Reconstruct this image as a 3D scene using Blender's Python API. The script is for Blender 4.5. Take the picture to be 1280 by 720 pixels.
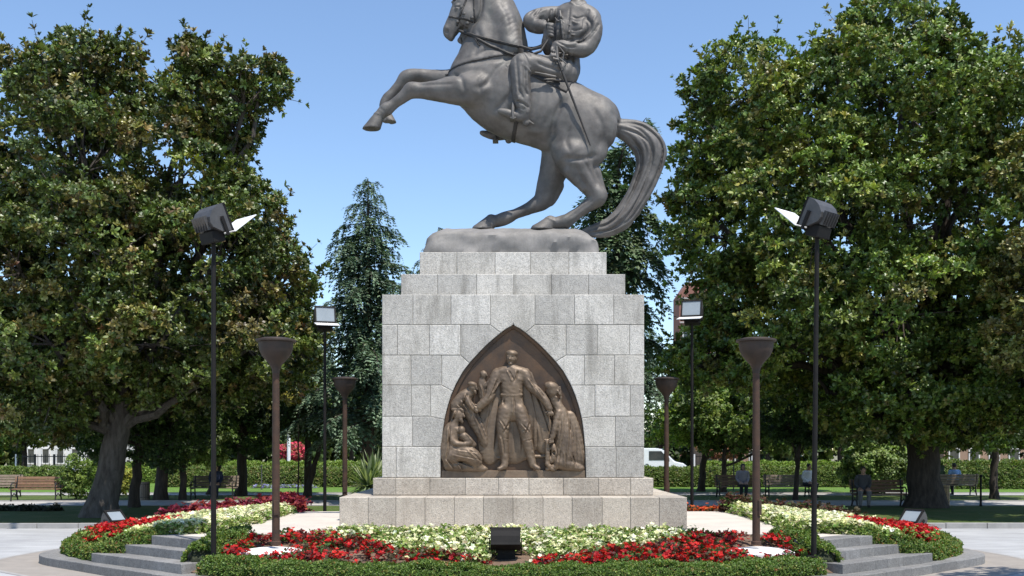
import bpy, bmesh, math, random
import numpy as np
from mathutils import Vector, Matrix

for o in list(bpy.data.objects):
    bpy.data.objects.remove(o)
scene = bpy.context.scene
COL = scene.collection
R = math.radians
rng = np.random.default_rng(7)
random.seed(7)

# ------------------------------------------------------------------ camera
F_PX, CAM_Z, V_HOR = 1258.0, 1.91, 562.0      # focal length in photo pixels, eye height, horizon row
cam = bpy.data.cameras.new('camera')
cam.sensor_width = 36.0
cam.lens = 36.0 * F_PX / 1280.0
cam.shift_y = (V_HOR - 360.0) / 1280.0
cam.clip_start, cam.clip_end = 0.1, 3000.0
cam_o = bpy.data.objects.new('camera', cam)
cam_o.location = (0, 0, CAM_Z)
cam_o.rotation_euler = (R(90), 0, 0)
COL.objects.link(cam_o)
scene.camera = cam_o

# ------------------------------------------------------------------ sky and sun
SUN_EL, SUN_AZ = R(66), R(36)                  # azimuth measured from straight behind the camera towards the right
sdir = Vector((math.sin(SUN_AZ) * math.cos(SUN_EL), -math.cos(SUN_AZ) * math.cos(SUN_EL), math.sin(SUN_EL)))
world = bpy.data.worlds.new('World')
scene.world = world
world.use_nodes = True
wn = world.node_tree.nodes
sky = wn.new('ShaderNodeTexSky')
sky.sky_type = 'NISHITA'
sky.sun_disc = False
sky.sun_elevation = SUN_EL
sky.sun_rotation = math.atan2(sdir.x, sdir.y)
sky.air_density = 1.0
sky.dust_density = 0.0
sky.ozone_density = 3.0
sky.altitude = 0
wn['Background'].inputs['Strength'].default_value = 0.15
world.node_tree.links.new(sky.outputs[0], wn['Background'].inputs['Color'])
sl = bpy.data.lights.new('sun', 'SUN')
sl.energy = 4.6
sl.angle = R(0.53)
sl.color = (1.0, 0.955, 0.88)
so = bpy.data.objects.new('sun', sl)
so.rotation_euler = sdir.to_track_quat('Z', 'Y').to_euler()
so.location = (20, -30, 60)
COL.objects.link(so)
scene.view_settings.view_transform = 'Standard'
scene.view_settings.look = 'None'
scene.view_settings.gamma = 1.0
scene.view_settings.exposure = 0.5
scene.view_settings.use_curve_mapping = False
scene.render.engine = 'CYCLES'
scene.cycles.max_bounces = 6
scene.cycles.transparent_max_bounces = 6

# ------------------------------------------------------------------ helpers
def W(u, v, Y):
    """photo pixel at a known distance -> world point"""
    return Vector(((u - 640.0) * Y / F_PX, Y, CAM_Z + (V_HOR - v) * Y / F_PX))

def tag(o, label=None, cat=None, group=None, kind=None):
    if label: o['label'] = label
    if cat: o['category'] = cat
    if group: o['group'] = group
    if kind: o['kind'] = kind
    return o

def empty(name, loc=(0, 0, 0), rz=0.0, parent=None):
    o = bpy.data.objects.new(name, None)
    o.location = loc
    o.rotation_euler = (0, 0, rz)
    o.parent = parent
    o.empty_display_size = 0.2
    COL.objects.link(o)
    return o

def link(name, me, mat=None, parent=None, loc=None, world=True):
    """one mesh object; with world=True the mesh holds world coordinates even under a moved parent"""
    o = bpy.data.objects.new(name, me)
    if mat is not None:
        for m in (mat if isinstance(mat, (list, tuple)) else [mat]):
            me.materials.append(m)
    COL.objects.link(o)
    if parent is not None:
        o.parent = parent
        if world:
            o.matrix_parent_inverse = wmat(parent).inverted()
    if loc is not None:
        o.location = loc
    return o

def wmat(o):
    m = Matrix.LocRotScale(o.location, o.rotation_euler.to_quaternion(), o.scale)
    if o.parent is not None:
        return wmat(o.parent) @ o.matrix_parent_inverse @ m
    return m

def np_mesh(name, verts, faces, smooth=False, cols=None, matidx=None):
    """faces: list of (n,k) int arrays"""
    me = bpy.data.meshes.new(name)
    verts = np.asarray(verts, dtype=np.float32)
    me.vertices.add(len(verts))
    me.vertices.foreach_set('co', verts.ravel())
    fl = [np.asarray(f, dtype=np.int32) for f in faces if len(f)]
    loops = np.concatenate([f.ravel() for f in fl])
    tot = np.concatenate([np.full(len(f), f.shape[1], dtype=np.int32) for f in fl])
    start = np.concatenate([[0], np.cumsum(tot)[:-1]]).astype(np.int32)
    me.loops.add(len(loops))
    me.loops.foreach_set('vertex_index', loops)
    me.polygons.add(len(tot))
    me.polygons.foreach_set('loop_start', start)
    me.polygons.foreach_set('loop_total', tot)
    if matidx is not None:
        me.polygons.foreach_set('material_index', np.asarray(matidx, dtype=np.int32))
    me.polygons.foreach_set('use_smooth', np.full(len(tot), smooth, dtype=bool))
    if cols is not None:
        a = me.color_attributes.new('col', 'FLOAT_COLOR', 'POINT')
        c = np.ones((len(verts), 4), dtype=np.float32)
        c[:, :3] = cols
        a.data.foreach_set('color', c.ravel())
    me.update(calc_edges=True)
    return me

class MB:
    """collects shapes for one mesh"""
    def __init__(self):
        self.v, self.f = [], []
    def add(self, vs, fs):
        b = len(self.v)
        self.v += [tuple(p) for p in vs]
        self.f += [tuple(i + b for i in f) for f in fs]
        return self
    def box(self, c, s, rot=None, bev=0.0):
        hx, hy, hz = s[0] / 2, s[1] / 2, s[2] / 2
        if bev <= 0:
            vs = [Vector((x * hx, y * hy, z * hz)) for z in (-1, 1) for y in (-1, 1) for x in (-1, 1)]
            fs = [(0, 2, 3, 1), (4, 5, 7, 6), (0, 1, 5, 4), (2, 6, 7, 3), (0, 4, 6, 2), (1, 3, 7, 5)]
        else:
            bm = bmesh.new()
            bmesh.ops.create_cube(bm, size=1.0)
            for v in bm.verts:
                v.co = Vector((v.co.x * s[0], v.co.y * s[1], v.co.z * s[2]))
            bmesh.ops.bevel(bm, geom=list(bm.edges), offset=min(bev, min(s) * 0.45), segments=2, affect='EDGES', profile=0.6)
            bm.verts.index_update()
            vs = [v.co.copy() for v in bm.verts]
            fs = [tuple(v.index for v in f.verts) for f in bm.faces]
            bm.free()
        if rot is not None:
            vs = [rot @ p for p in vs]
        c = Vector(c)
        return self.add([p + c for p in vs], fs)
    def tube(self, pts, rad, n=8, caps=True):
        pts = [Vector(p) for p in pts]
        if not hasattr(rad, '__len__'): rad = [rad] * len(pts)
        b = len(self.v)
        ref = None
        for i, p in enumerate(pts):
            t = (pts[min(i + 1, len(pts) - 1)] - pts[max(i - 1, 0)]).normalized()
            if ref is None:
                ref = t.orthogonal().normalized()
            ref = (ref - t * ref.dot(t)).normalized()
            w = t.cross(ref)
            for k in range(n):
                a = 2 * math.pi * k / n
                self.v.append(tuple(p + (ref * math.cos(a) + w * math.sin(a)) * rad[i]))
        for i in range(len(pts) - 1):
            for k in range(n):
                k2 = (k + 1) % n
                self.f.append((b + i * n + k, b + i * n + k2, b + (i + 1) * n + k2, b + (i + 1) * n + k))
        if caps:
            self.f.append(tuple(b + k for k in range(n))[::-1])
            self.f.append(tuple(b + (len(pts) - 1) * n + k for k in range(n)))
        return self
    def lathe(self, prof, n=24, c=(0, 0, 0)):
        b = len(self.v)
        for r, z in prof:
            for k in range(n):
                a = 2 * math.pi * k / n
                self.v.append((c[0] + r * math.cos(a), c[1] + r * math.sin(a), c[2] + z))
        for i in range(len(prof) - 1):
            for k in range(n):
                k2 = (k + 1) % n
                self.f.append((b + i * n + k, b + i * n + k2, b + (i + 1) * n + k2, b + (i + 1) * n + k))
        self.f.append(tuple(b + k for k in range(n))[::-1])
        self.f.append(tuple(b + (len(prof) - 1) * n + k for k in range(n)))
        return self
    def prism(self, poly, fn, d):
        """poly of 2-D points; fn(x, y, t) -> 3-D; extruded t = 0..d"""
        n = len(poly)
        vs = [fn(x, y, 0) for x, y in poly] + [fn(x, y, d) for x, y in poly]
        fs = [tuple(range(n)), tuple(range(2 * n - 1, n - 1, -1))]
        fs += [(i, i + n, (i + 1) % n + n, (i + 1) % n) for i in range(n)]
        return self.add(vs, fs)
    def mesh(self, name, smooth=False):
        me = bpy.data.meshes.new(name)
        me.from_pydata(self.v, [], self.f)
        bm = bmesh.new()
        bm.from_mesh(me)
        bmesh.ops.recalc_face_normals(bm, faces=list(bm.faces))
        bm.to_mesh(me)
        bm.free()
        if smooth:
            me.polygons.foreach_set('use_smooth', [True] * len(me.polygons))
            try:
                me.set_sharp_from_angle(angle=R(40))
            except Exception:
                pass
        me.update()
        return me
    def build(self, name, mat, parent=None, smooth=False, world=True):
        return link(name, self.mesh(name, smooth), mat, parent, world=world)

def copy_tree(o, parent=None):
    c = o.copy()
    COL.objects.link(c)
    if parent is not None:
        c.parent = parent
        c.matrix_parent_inverse = o.matrix_parent_inverse.copy()
    for ch in o.children:
        copy_tree(ch, c)
    return c

# ------------------------------------------------------------------ materials
def N(nt, t, **kw):
    n = nt.nodes.new(t)
    for k, v in kw.items():
        setattr(n, k, v)
    return n

def base_mat(name, rough=0.6, metal=0.0, spec=0.5):
    m = bpy.data.materials.new(name)
    m.use_nodes = True
    b = m.node_tree.nodes['Principled BSDF']
    b.inputs['Roughness'].default_value = rough
    b.inputs['Metallic'].default_value = metal
    b.inputs['Specular IOR Level'].default_value = spec
    return m, m.node_tree, b

def noise(nt, scale, detail=4.0, rough=0.6, vec=None, stretch=None):
    n = N(nt, 'ShaderNodeTexNoise')
    n.inputs['Scale'].default_value = scale
    n.inputs['Detail'].default_value = detail
    n.inputs['Roughness'].default_value = rough
    g = N(nt, 'ShaderNodeNewGeometry')
    src = g.outputs['Position']
    if stretch:
        mp = N(nt, 'ShaderNodeMapping')
        mp.inputs['Scale'].default_value = stretch
        nt.links.new(src, mp.inputs['Vector'])
        src = mp.outputs['Vector']
    nt.links.new(src, n.inputs['Vector'])
    return n.outputs['Fac']

def ramp(nt, fac, stops):
    r = N(nt, 'ShaderNodeValToRGB')
    e = r.color_ramp.elements
    while len(e) < len(stops): e.new(0.5)
    for i, (p, c) in enumerate(stops):
        e[i].position = p
        e[i].color = (c[0], c[1], c[2], 1) if hasattr(c, '__len__') else (c, c, c, 1)
    nt.links.new(fac, r.inputs['Fac'])
    return r.outputs['Color']

def mixc(nt, a, b, fac, mode='MIX'):
    m = N(nt, 'ShaderNodeMix', data_type='RGBA', blend_type=mode)
    for si, val in ((0, fac), (6, a), (7, b)):
        sock = m.inputs[si]
        if isinstance(val, bpy.types.NodeSocket):
            nt.links.new(val, sock)
        elif hasattr(val, '__len__'):
            sock.default_value = (val[0], val[1], val[2], 1)
        else:
            sock.default_value = val if si == 0 else (val, val, val, 1)
    return m.outputs[2]

def bump(nt, b, fac, strength=0.3, dist=0.01):
    bp = N(nt, 'ShaderNodeBump')
    bp.inputs['Strength'].default_value = strength
    bp.inputs['Distance'].default_value = dist
    nt.links.new(fac, bp.inputs['Height'])
    nt.links.new(bp.outputs['Normal'], b.inputs['Normal'])

def simple(name, c1, c2=None, rough=0.6, metal=0.0, scale=8.0, bs=0.15, bd=0.004, spec=0.5, per_obj=0.0):
    m, nt, b = base_mat(name, rough, metal, spec)
    c2 = c2 or tuple(x * 0.75 for x in c1)
    f = noise(nt, scale, 6, 0.65)
    col = ramp(nt, f, [(0.3, c1), (0.7, c2)])
    if per_obj:
        oi = N(nt, 'ShaderNodeObjectInfo')
        col = mixc(nt, col, ramp(nt, oi.outputs['Random'], [(0, 1 - per_obj), (1, 1 + per_obj)]), 1.0, 'MULTIPLY')
    nt.links.new(col, b.inputs['Base Color'])
    if bs: bump(nt, b, noise(nt, scale * 5, 5, 0.6), bs, bd)
    return m

def stone_mat(name, light, mid, stain, per_obj=0.2, streak=0.7, pit=0.85):
    m, nt, b = base_mat(name, 0.85, 0, 0.3)
    big = noise(nt, 1.3, 5, 0.6)
    col = ramp(nt, big, [(0.3, light), (0.7, mid)])
    spk = noise(nt, 48, 4, 0.75)
    col = mixc(nt, col, ramp(nt, spk, [(0.32, 0.55), (0.5, 1.0), (0.68, 1.2)]), 1.0, 'MULTIPLY')
    med = noise(nt, 16, 5, 0.7)
    col = mixc(nt, col, ramp(nt, med, [(0.35, 0.8), (0.6, 1.05)]), 0.8, 'MULTIPLY')
    st = noise(nt, 3.2, 6, 0.75, stretch=(1, 1, 0.16))
    col = mixc(nt, col, stain, ramp(nt, st, [(0.5, 0.0), (0.66, streak)]))
    oi = N(nt, 'ShaderNodeObjectInfo')
    col = mixc(nt, col, ramp(nt, oi.outputs['Random'], [(0, (1 - per_obj, 1 - per_obj, 1 - per_obj)), (0.5, (1, 0.99, 0.97)), (1, (1 + per_obj * 0.6,) * 3)]), 1.0, 'MULTIPLY')
    nt.links.new(col, b.inputs['Base Color'])
    h = mixc(nt, spk, med, 0.4)
    bump(nt, b, h, pit, 0.018)
    return m

def bronze_mat(name, dark, light, rust, metal=0.35, rough=0.45):
    m, nt, b = base_mat(name, rough, metal, 0.5)
    f = noise(nt, 2.6, 7, 0.65)
    col = ramp(nt, f, [(0.3, dark), (0.62, light)])
    st = noise(nt, 5.5, 6, 0.7, stretch=(1, 1, 0.3))
    col = mixc(nt, col, rust, ramp(nt, st, [(0.5, 0.0), (0.75, 0.6)]))
    nt.links.new(col, b.inputs['Base Color'])
    fine = noise(nt, 26, 6, 0.7)
    rr = N(nt, 'ShaderNodeMapRange')
    rr.inputs['To Min'].default_value = rough - 0.1
    rr.inputs['To Max'].default_value = rough + 0.2
    nt.links.new(fine, rr.inputs['Value'])
    nt.links.new(rr.outputs['Result'], b.inputs['Roughness'])
    bump(nt, b, fine, 0.25, 0.012)
    return m

def leaf_mat(name, rough=0.4, trans=0.25, spec=0.5, tcol=(1.25, 1.35, 0.5)):
    m, nt, b = base_mat(name, rough, 0, spec)
    a = N(nt, 'ShaderNodeAttribute', attribute_name='col')
    nt.links.new(a.outputs['Color'], b.inputs['Base Color'])
    out = nt.nodes['Material Output']
    tr = N(nt, 'ShaderNodeBsdfTranslucent')
    nt.links.new(mixc(nt, a.outputs['Color'], tcol, 1.0, 'MULTIPLY'), tr.inputs['Color'])
    mx = N(nt, 'ShaderNodeMixShader')
    mx.inputs[0].default_value = trans
    nt.links.new(b.outputs[0], mx.inputs[1])
    nt.links.new(tr.outputs[0], mx.inputs[2])
    nt.links.new(mx.outputs[0], out.inputs['Surface'])
    return m

def bark_mat(name, c1, c2):
    m, nt, b = base_mat(name, 0.9, 0, 0.2)
    f = noise(nt, 9, 7, 0.7, stretch=(1, 1, 0.22))
    nt.links.new(ramp(nt, f, [(0.35, c1), (0.65, c2)]), b.inputs['Base Color'])
    bump(nt, b, f, 0.8, 0.04)
    return m

M = {}
M['stone'] = stone_mat('pedestal_stone', (0.57, 0.54, 0.495), (0.45, 0.425, 0.385), (0.24, 0.225, 0.20))
M['stone_base'] = stone_mat('base_stone', (0.52, 0.465, 0.395), (0.40, 0.35, 0.295), (0.24, 0.20, 0.16), streak=0.4)
M['mortar'] = simple('mortar', (0.30, 0.28, 0.25), (0.17, 0.165, 0.14), 0.95, 0, 12, 0.4, 0.01)
M['bronze'] = bronze_mat('weathered_bronze', (0.06, 0.053, 0.048), (0.14, 0.127, 0.116), (0.095, 0.10, 0.093), 0.18, 0.55)
M['bronze_rock'] = bronze_mat('weathered_bronze_rock', (0.15, 0.14, 0.13), (0.235, 0.22, 0.205), (0.12, 0.115, 0.105), 0.12, 0.65)
M['bronze_dark'] = bronze_mat('dark_bronze', (0.018, 0.016, 0.015), (0.035, 0.031, 0.028), (0.025, 0.023, 0.021), 0.2, 0.55)
M['relief'] = bronze_mat('brown_bronze', (0.085, 0.06, 0.042), (0.19, 0.135, 0.09), (0.22, 0.165, 0.115), 0.35, 0.5)
M['relief_bg'] = bronze_mat('brown_bronze_ground', (0.04, 0.03, 0.024), (0.11, 0.062, 0.034), (0.065, 0.05, 0.038), 0.4, 0.45)
M['andesite'] = stone_mat('grey_step_stone', (0.235, 0.23, 0.225), (0.185, 0.18, 0.175), (0.12, 0.112, 0.105), 0.16, 0.3, 0.4)
M['platform'] = simple('platform_concrete', (0.56, 0.50, 0.43), (0.44, 0.40, 0.35), 0.9, 0, 1.6, 0.25, 0.006)
M['kerb_top'] = simple('kerb_top_stone', (0.45, 0.42, 0.38), (0.36, 0.32, 0.28), 0.9, 0, 2.0, 0.3, 0.006)
M['pole'] = simple('black_paint', (0.008, 0.0075, 0.007), (0.015, 0.013, 0.012), 0.65, 0, 6, 0.1, spec=0.18)
M['rust'] = simple('rusty_brown_paint', (0.08, 0.042, 0.026), (0.035, 0.024, 0.018), 0.7, 0.0, 7, 0.25, spec=0.3)
M['lampbowl'] = simple('lamp_bowl_paint', (0.028, 0.021, 0.017), (0.055, 0.035, 0.025), 0.6, 0.0, 7, 0.25, spec=0.35)
M['grey_metal'] = simple('floodlight_housing', (0.055, 0.053, 0.052), (0.085, 0.08, 0.078), 0.5, 0.2, 9, 0.15)
M['white_metal'] = simple('white_reflector', (0.86, 0.86, 0.85), (0.76, 0.75, 0.73), 0.35, 0.0, 5, 0.05)
M['glass'] = simple('floodlight_glass', (0.27, 0.30, 0.32), (0.22, 0.25, 0.27), 0.12, 0.0, 3, 0.0)
M['whitewash'] = simple('whitewashed_concrete', (0.80, 0.79, 0.76), (0.66, 0.64, 0.60), 0.9, 0, 9, 0.4)
M['wood'] = simple('bench_wood', (0.22, 0.12, 0.065), (0.14, 0.08, 0.05), 0.7, 0, 9, 0.3, per_obj=0.2)
M['wood_grey'] = simple('weathered_bench_wood', (0.26, 0.20, 0.15), (0.17, 0.13, 0.10), 0.8, 0, 9, 0.3, per_obj=0.2)
M['iron'] = simple('cast_iron', (0.02, 0.02, 0.021), (0.035, 0.033, 0.03), 0.5, 0.3, 9, 0.2)
M['bark'] = bark_mat('magnolia_bark', (0.05, 0.042, 0.036), (0.12, 0.105, 0.09))
M['bark_dark'] = bark_mat('dark_bark', (0.03, 0.025, 0.02), (0.075, 0.06, 0.05))
M['leaf_gloss'] = leaf_mat('glossy_leaf', 0.42, 0.12, 0.5)
M['leaf'] = leaf_mat('soft_leaf', 0.5, 0.3, 0.4)
M['needle'] = leaf_mat('cedar_needles', 0.6, 0.15, 0.3, (1.0, 1.2, 0.7))
M['petal'] = leaf_mat('petals', 0.6, 0.25, 0.3, (1.1, 1.05, 1.0))
M['soil'] = simple('bed_soil', (0.20, 0.13, 0.085), (0.11, 0.07, 0.045), 0.95, 0, 7, 0.8, 0.03)
M['hedge_core'] = simple('hedge_twigs', (0.018, 0.026, 0.01), (0.03, 0.035, 0.014), 0.9, 0, 9, 0.8, 0.05)
# ------------------------------------------------------------------ sculpting with distance fields
class Sdf:
    """signed distance grid; axes u (right), d (depth, + away), w (up)"""
    def __init__(self, lo, hi, res):
        self.lo = np.array(lo, dtype=np.float32)
        self.res = float(res)
        self.n = [int(math.ceil((hi[i] - lo[i]) / res)) + 1 for i in range(3)]
        self.F = np.full(self.n, 50.0, dtype=np.float32)
        self.ax = [self.lo[i] + np.arange(self.n[i], dtype=np.float32) * self.res for i in range(3)]
    def sub(self, lo, hi):
        sl = []
        for i in range(3):
            a = int(max(0, math.floor((lo[i] - self.lo[i]) / self.res)))
            b = int(min(self.n[i], math.ceil((hi[i] - self.lo[i]) / self.res) + 1))
            if b <= a: return None, None
            sl.append(slice(a, b))
        g = np.meshgrid(*[self.ax[i][sl[i]] for i in range(3)], indexing='ij', sparse=True)
        return tuple(sl), g
    def put(self, sl, D, k, mode):
        A = self.F[sl]
        if mode == 'add':
            if k > 0:
                h = np.clip(0.5 + 0.5 * (A - D) / k, 0, 1)
                self.F[sl] = A + (D - A) * h - k * h * (1 - h)
            else:
                self.F[sl] = np.minimum(A, D)
        else:
            D = -D
            if k > 0:
                h = np.clip(0.5 - 0.5 * (A - D) / k, 0, 1)
                self.F[sl] = A + (D - A) * h + k * h * (1 - h)
            else:
                self.F[sl] = np.maximum(A, D)
    def cone(self, a, b, ra, rb, k=3.0, sd=1.0, mode='add'):
        a = np.array(a, dtype=np.float32); b = np.array(b, dtype=np.float32)
        m = max(ra, rb) + k + 3 * self.res
        sl, g = self.sub(np.minimum(a, b) - m, np.maximum(a, b) + m)
        if sl is None: return
        ab = b - a
        ab2 = ab.copy(); ab2[1] /= sd
        L = float((ab2 ** 2).sum()) + 1e-9
        x, y, z = g[0] - a[0], (g[1] - a[1]) / sd, g[2] - a[2]
        t = np.clip((x * ab2[0] + y * ab2[1] + z * ab2[2]) / L, 0, 1)
        D = np.sqrt((x - t * ab2[0]) ** 2 + (y - t * ab2[1]) ** 2 + (z - t * ab2[2]) ** 2) - (ra + t * (rb - ra))
        self.put(sl, D * (1 if sd >= 1 else (0.5 + 0.5 * sd)), k, mode)
    def chain(self, pts, k=3.0, sd=1.0, mode='add', sub=0):
        if len(pts) > 2:                                  # Catmull-Rom through the joints, radii too
            A = np.array(pts, dtype=float)
            out = []
            for i in range(len(A) - 1):
                p0, p1, p2, p3 = A[max(i - 1, 0)], A[i], A[i + 1], A[min(i + 2, len(A) - 1)]
                n = sub or (2 if np.linalg.norm(p2[:3] - p1[:3]) < 10 else 4)
                for j in range(n):
                    t = j / n
                    q = 0.5 * (2 * p1 + (p2 - p0) * t + (2 * p0 - 5 * p1 + 4 * p2 - p3) * t * t + (3 * p1 - p0 - 3 * p2 + p3) * t ** 3)
                    q[3] = max(q[3], 0.3)
                    out.append(q)
            pts = out + [A[-1]]
        for p, q in zip(pts[:-1], pts[1:]):
            self.cone(p[:3], q[:3], p[3], q[3], k, sd, mode)
    def ell(self, c, r, rot=0.0, k=3.0, mode='add'):
        """ellipsoid, rot = angle in the picture plane (degrees, anticlockwise as seen)"""
        m = max(r) + k + 3 * self.res
        c = np.array(c, dtype=np.float32)
        sl, g = self.sub(c - m, c + m)
        if sl is None: return
        ca, sa = math.cos(R(rot)), math.sin(R(rot))
        x, y, z = g[0] - c[0], g[1] - c[1], g[2] - c[2]
        xr, zr = x * ca + z * sa, -x * sa + z * ca
        k0 = np.sqrt((xr / r[0]) ** 2 + (y / r[1]) ** 2 + (zr / r[2]) ** 2)
        k1 = np.sqrt((xr / r[0] ** 2) ** 2 + (y / r[1] ** 2) ** 2 + (zr / r[2] ** 2) ** 2) + 1e-6
        self.put(sl, k0 * (k0 - 1.0) / k1, k, mode)
    def hoof(self, a, b, ra, rb, sole, k=1.5):
        """truncated cone cut flat at height sole"""
        a = np.array(a, dtype=np.float32); b = np.array(b, dtype=np.float32)
        m = max(ra, rb) + 6
        sl, g = self.sub(np.minimum(a, b) - m, np.maximum(a, b) + m)
        ab = b - a
        L = float((ab ** 2).sum())
        x, y, z = g[0] - a[0], g[1] - a[1], g[2] - a[2]
        t = (x * ab[0] + y * ab[1] + z * ab[2]) / L
        tc = np.clip(t, 0, 1.3)
        D = np.sqrt((x - tc * ab[0]) ** 2 + (y - tc * ab[1]) ** 2 + (z - tc * ab[2]) ** 2) - (ra + tc * (rb - ra))
        D = np.maximum(D, sole - (z + a[2]))
        self.put(sl, D, k, 'add')
    def stroke(self, pts, amp, width, side=-1):
        """groove (amp > 0) or ridge (amp < 0) drawn over the surface along a line of (u, w) points; side -1 near, 1 far, 0 both"""
        A = np.array(pts, dtype=float)
        if len(A) > 2:
            out = []
            for i in range(len(A) - 1):
                p0, p1, p2, p3 = A[max(i - 1, 0)], A[i], A[i + 1], A[min(i + 2, len(A) - 1)]
                for j in range(4):
                    t = j / 4
                    out.append(0.5 * (2 * p1 + (p2 - p0) * t + (2 * p0 - 5 * p1 + 4 * p2 - p3) * t * t + (3 * p1 - p0 - 3 * p2 + p3) * t ** 3))
            A = np.array(out + [A[-1]])
        m = width * 2.6
        lo = A.min(0) - m; hi = A.max(0) + m
        sl, g = self.sub((lo[0], self.lo[1], lo[1]), (hi[0], self.ax[1][-1], hi[1]))
        if sl is None: return
        u, d, w = g[0][:, :, 0], g[1][0, :, 0], g[2][0, 0, :][None, :]
        best = np.full((u.shape[0], w.shape[1]), 1e9); tt = np.zeros_like(best)
        seg = np.linalg.norm(np.diff(A, axis=0), axis=1); cum = np.concatenate([[0], np.cumsum(seg)])
        for i in range(len(A) - 1):
            ab = A[i + 1] - A[i]
            L = (ab ** 2).sum() + 1e-9
            t = np.clip(((u - A[i][0]) * ab[0] + (w - A[i][1]) * ab[1]) / L, 0, 1)
            D = (u - A[i][0] - t * ab[0]) ** 2 + (w - A[i][1] - t * ab[1]) ** 2
            k = D < best
            best = np.where(k, D, best)
            tt = np.where(k, (cum[i] + t * seg[i]) / cum[-1], tt)
        prof = amp * np.exp(-best / width ** 2) * np.clip(np.minimum(tt, 1 - tt) * 5 + 0.15, 0, 1)
        msk = np.ones_like(d) if side == 0 else np.clip(0.5 + side * (d + 0.0) / 4, 0, 1)
        self.F[sl] += (prof[:, None, :] * msk[None, :, None]).astype(np.float32)
    def surf(self, u, w):
        i = int(np.clip(round((u - self.lo[0]) / self.res), 0, self.n[0] - 1)); l = int(np.clip(round((w - self.lo[2]) / self.res), 0, self.n[2] - 1))
        q = np.nonzero(self.F[i, :, l] < 0)[0]
        return float(self.ax[1][q[0]]) if len(q) else None
    def rough(self, amp, lam0, lam1, n=14, seed=3):
        """hand-modelled unevenness: a sum of plane waves"""
        r_ = np.random.default_rng(seed)
        g = np.meshgrid(*self.ax, indexing='ij', sparse=True)
        near = np.abs(self.F) < 6
        acc = np.zeros(self.n, dtype=np.float32)
        for _ in range(n):
            v = r_.normal(size=3); v /= np.linalg.norm(v)
            w = 2 * math.pi / r_.uniform(lam0, lam1)
            acc += np.sin(np.float32(w * v[0]) * g[0] + np.float32(w * v[1]) * g[1] + np.float32(w * v[2]) * g[2] + np.float32(r_.uniform(0, 6.28)))
        self.F += np.where(near, acc * (amp * 1.4 / math.sqrt(n)), 0).astype(np.float32)
    def mesh(self, level=0.0, smooth_it=2):
        F = self.F - level
        s = F < 0
        c = [s[i:s.shape[0] - 1 + i, j:s.shape[1] - 1 + j, l:s.shape[2] - 1 + l] for i in (0, 1) for j in (0, 1) for l in (0, 1)]
        cnt = sum(x.astype(np.int8) for x in c)
        act = (cnt > 0) & (cnt < 8)
        ids = np.argwhere(act)
        idx = np.full(act.shape, -1, dtype=np.int32)
        idx[act] = np.arange(len(ids))
        offs = np.array([(i, j, l) for i in (0, 1) for j in (0, 1) for l in (0, 1)])
        val = np.stack([F[ids[:, 0] + o[0], ids[:, 1] + o[1], ids[:, 2] + o[2]] for o in offs], 1)
        P = np.zeros((len(ids), 3)); C = np.zeros(len(ids))
        for a in range(8):
            for b in range(a + 1, 8):
                if np.abs(offs[a] - offs[b]).sum() != 1: continue
                va, vb = val[:, a], val[:, b]
                x = (va < 0) != (vb < 0)
                t = np.where(x, va / np.where(x, va - vb, 1), 0)
                P += np.where(x[:, None], offs[a] + t[:, None] * (offs[b] - offs[a]), 0)
                C += x
        V = (ids + P / C[:, None]) * self.res + self.lo
        Q = []
        for ax in range(3):
            sl0 = [slice(None)] * 3; sl1 = [slice(None)] * 3
            sl0[ax] = slice(0, -1); sl1[ax] = slice(1, None)
            e = np.argwhere(s[tuple(sl0)] != s[tuple(sl1)])
            o1, o2 = [(1, 2), (2, 0), (0, 1)][ax]
            ok = (e[:, o1] > 0) & (e[:, o2] > 0) & (e[:, o1] < idx.shape[o1]) & (e[:, o2] < idx.shape[o2])
            e = e[ok]
            def cell(a, b):
                q = e.copy(); q[:, o1] -= a; q[:, o2] -= b
                return idx[q[:, 0], q[:, 1], q[:, 2]]
            quad = np.stack([cell(1, 1), cell(0, 1), cell(0, 0), cell(1, 0)], 1)
            inside = s[e[:, 0], e[:, 1], e[:, 2]]
            quad[~inside] = quad[~inside][:, ::-1]
            Q.append(quad)
        Q = np.concatenate(Q)
        E = np.concatenate([Q[:, [0, 1]], Q[:, [1, 2]], Q[:, [2, 3]], Q[:, [3, 0]]])
        for _ in range(smooth_it):
            S = np.zeros_like(V); D = np.zeros(len(V))
            for ax in range(3):
                S[:, ax] = np.bincount(E[:, 0], V[E[:, 1], ax], len(V)) + np.bincount(E[:, 1], V[E[:, 0], ax], len(V))
            D = np.bincount(E[:, 0], minlength=len(V)) + np.bincount(E[:, 1], minlength=len(V))
            V = V * 0.5 + 0.5 * S / np.maximum(D, 1)[:, None]
        return V, Q
# ------------------------------------------------------------------ the equestrian statue
Y_ST = 19.05
S_ST = Y_ST / F_PX

def P(u, v, d=0.0, r=None):
    k = 1 + d * S_ST / Y_ST
    p = (640 + (u - 640) * k, d, -(V_HOR - (V_HOR - v) * k))
    return p if r is None else p + (r,)

def Pm(u, v, d, r):
    return [P(u, v, d, r)]

def to_world(V):
    out = np.empty_like(V)
    out[:, 0] = (V[:, 0] - 640) * S_ST
    out[:, 1] = Y_ST + V[:, 1] * S_ST
    out[:, 2] = CAM_Z + (V_HOR + V[:, 2]) * S_ST
    return out

def wp(u, v, d):
    q = P(u, v, d)
    return Vector(((q[0] - 640) * S_ST, Y_ST + q[1] * S_ST, CAM_Z + (V_HOR + q[2]) * S_ST))

def ch(s, pts, k=3.0, sd=1.0, mode='add'):
    s.chain([P(*p) for p in pts], k, sd, mode)

def el(s, u, v, d, ru, rv, rd, rot=0, k=3.0, mode='add'):
    s.ell(P(u, v, d), (ru, rd, rv), rot, k, mode)

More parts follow.
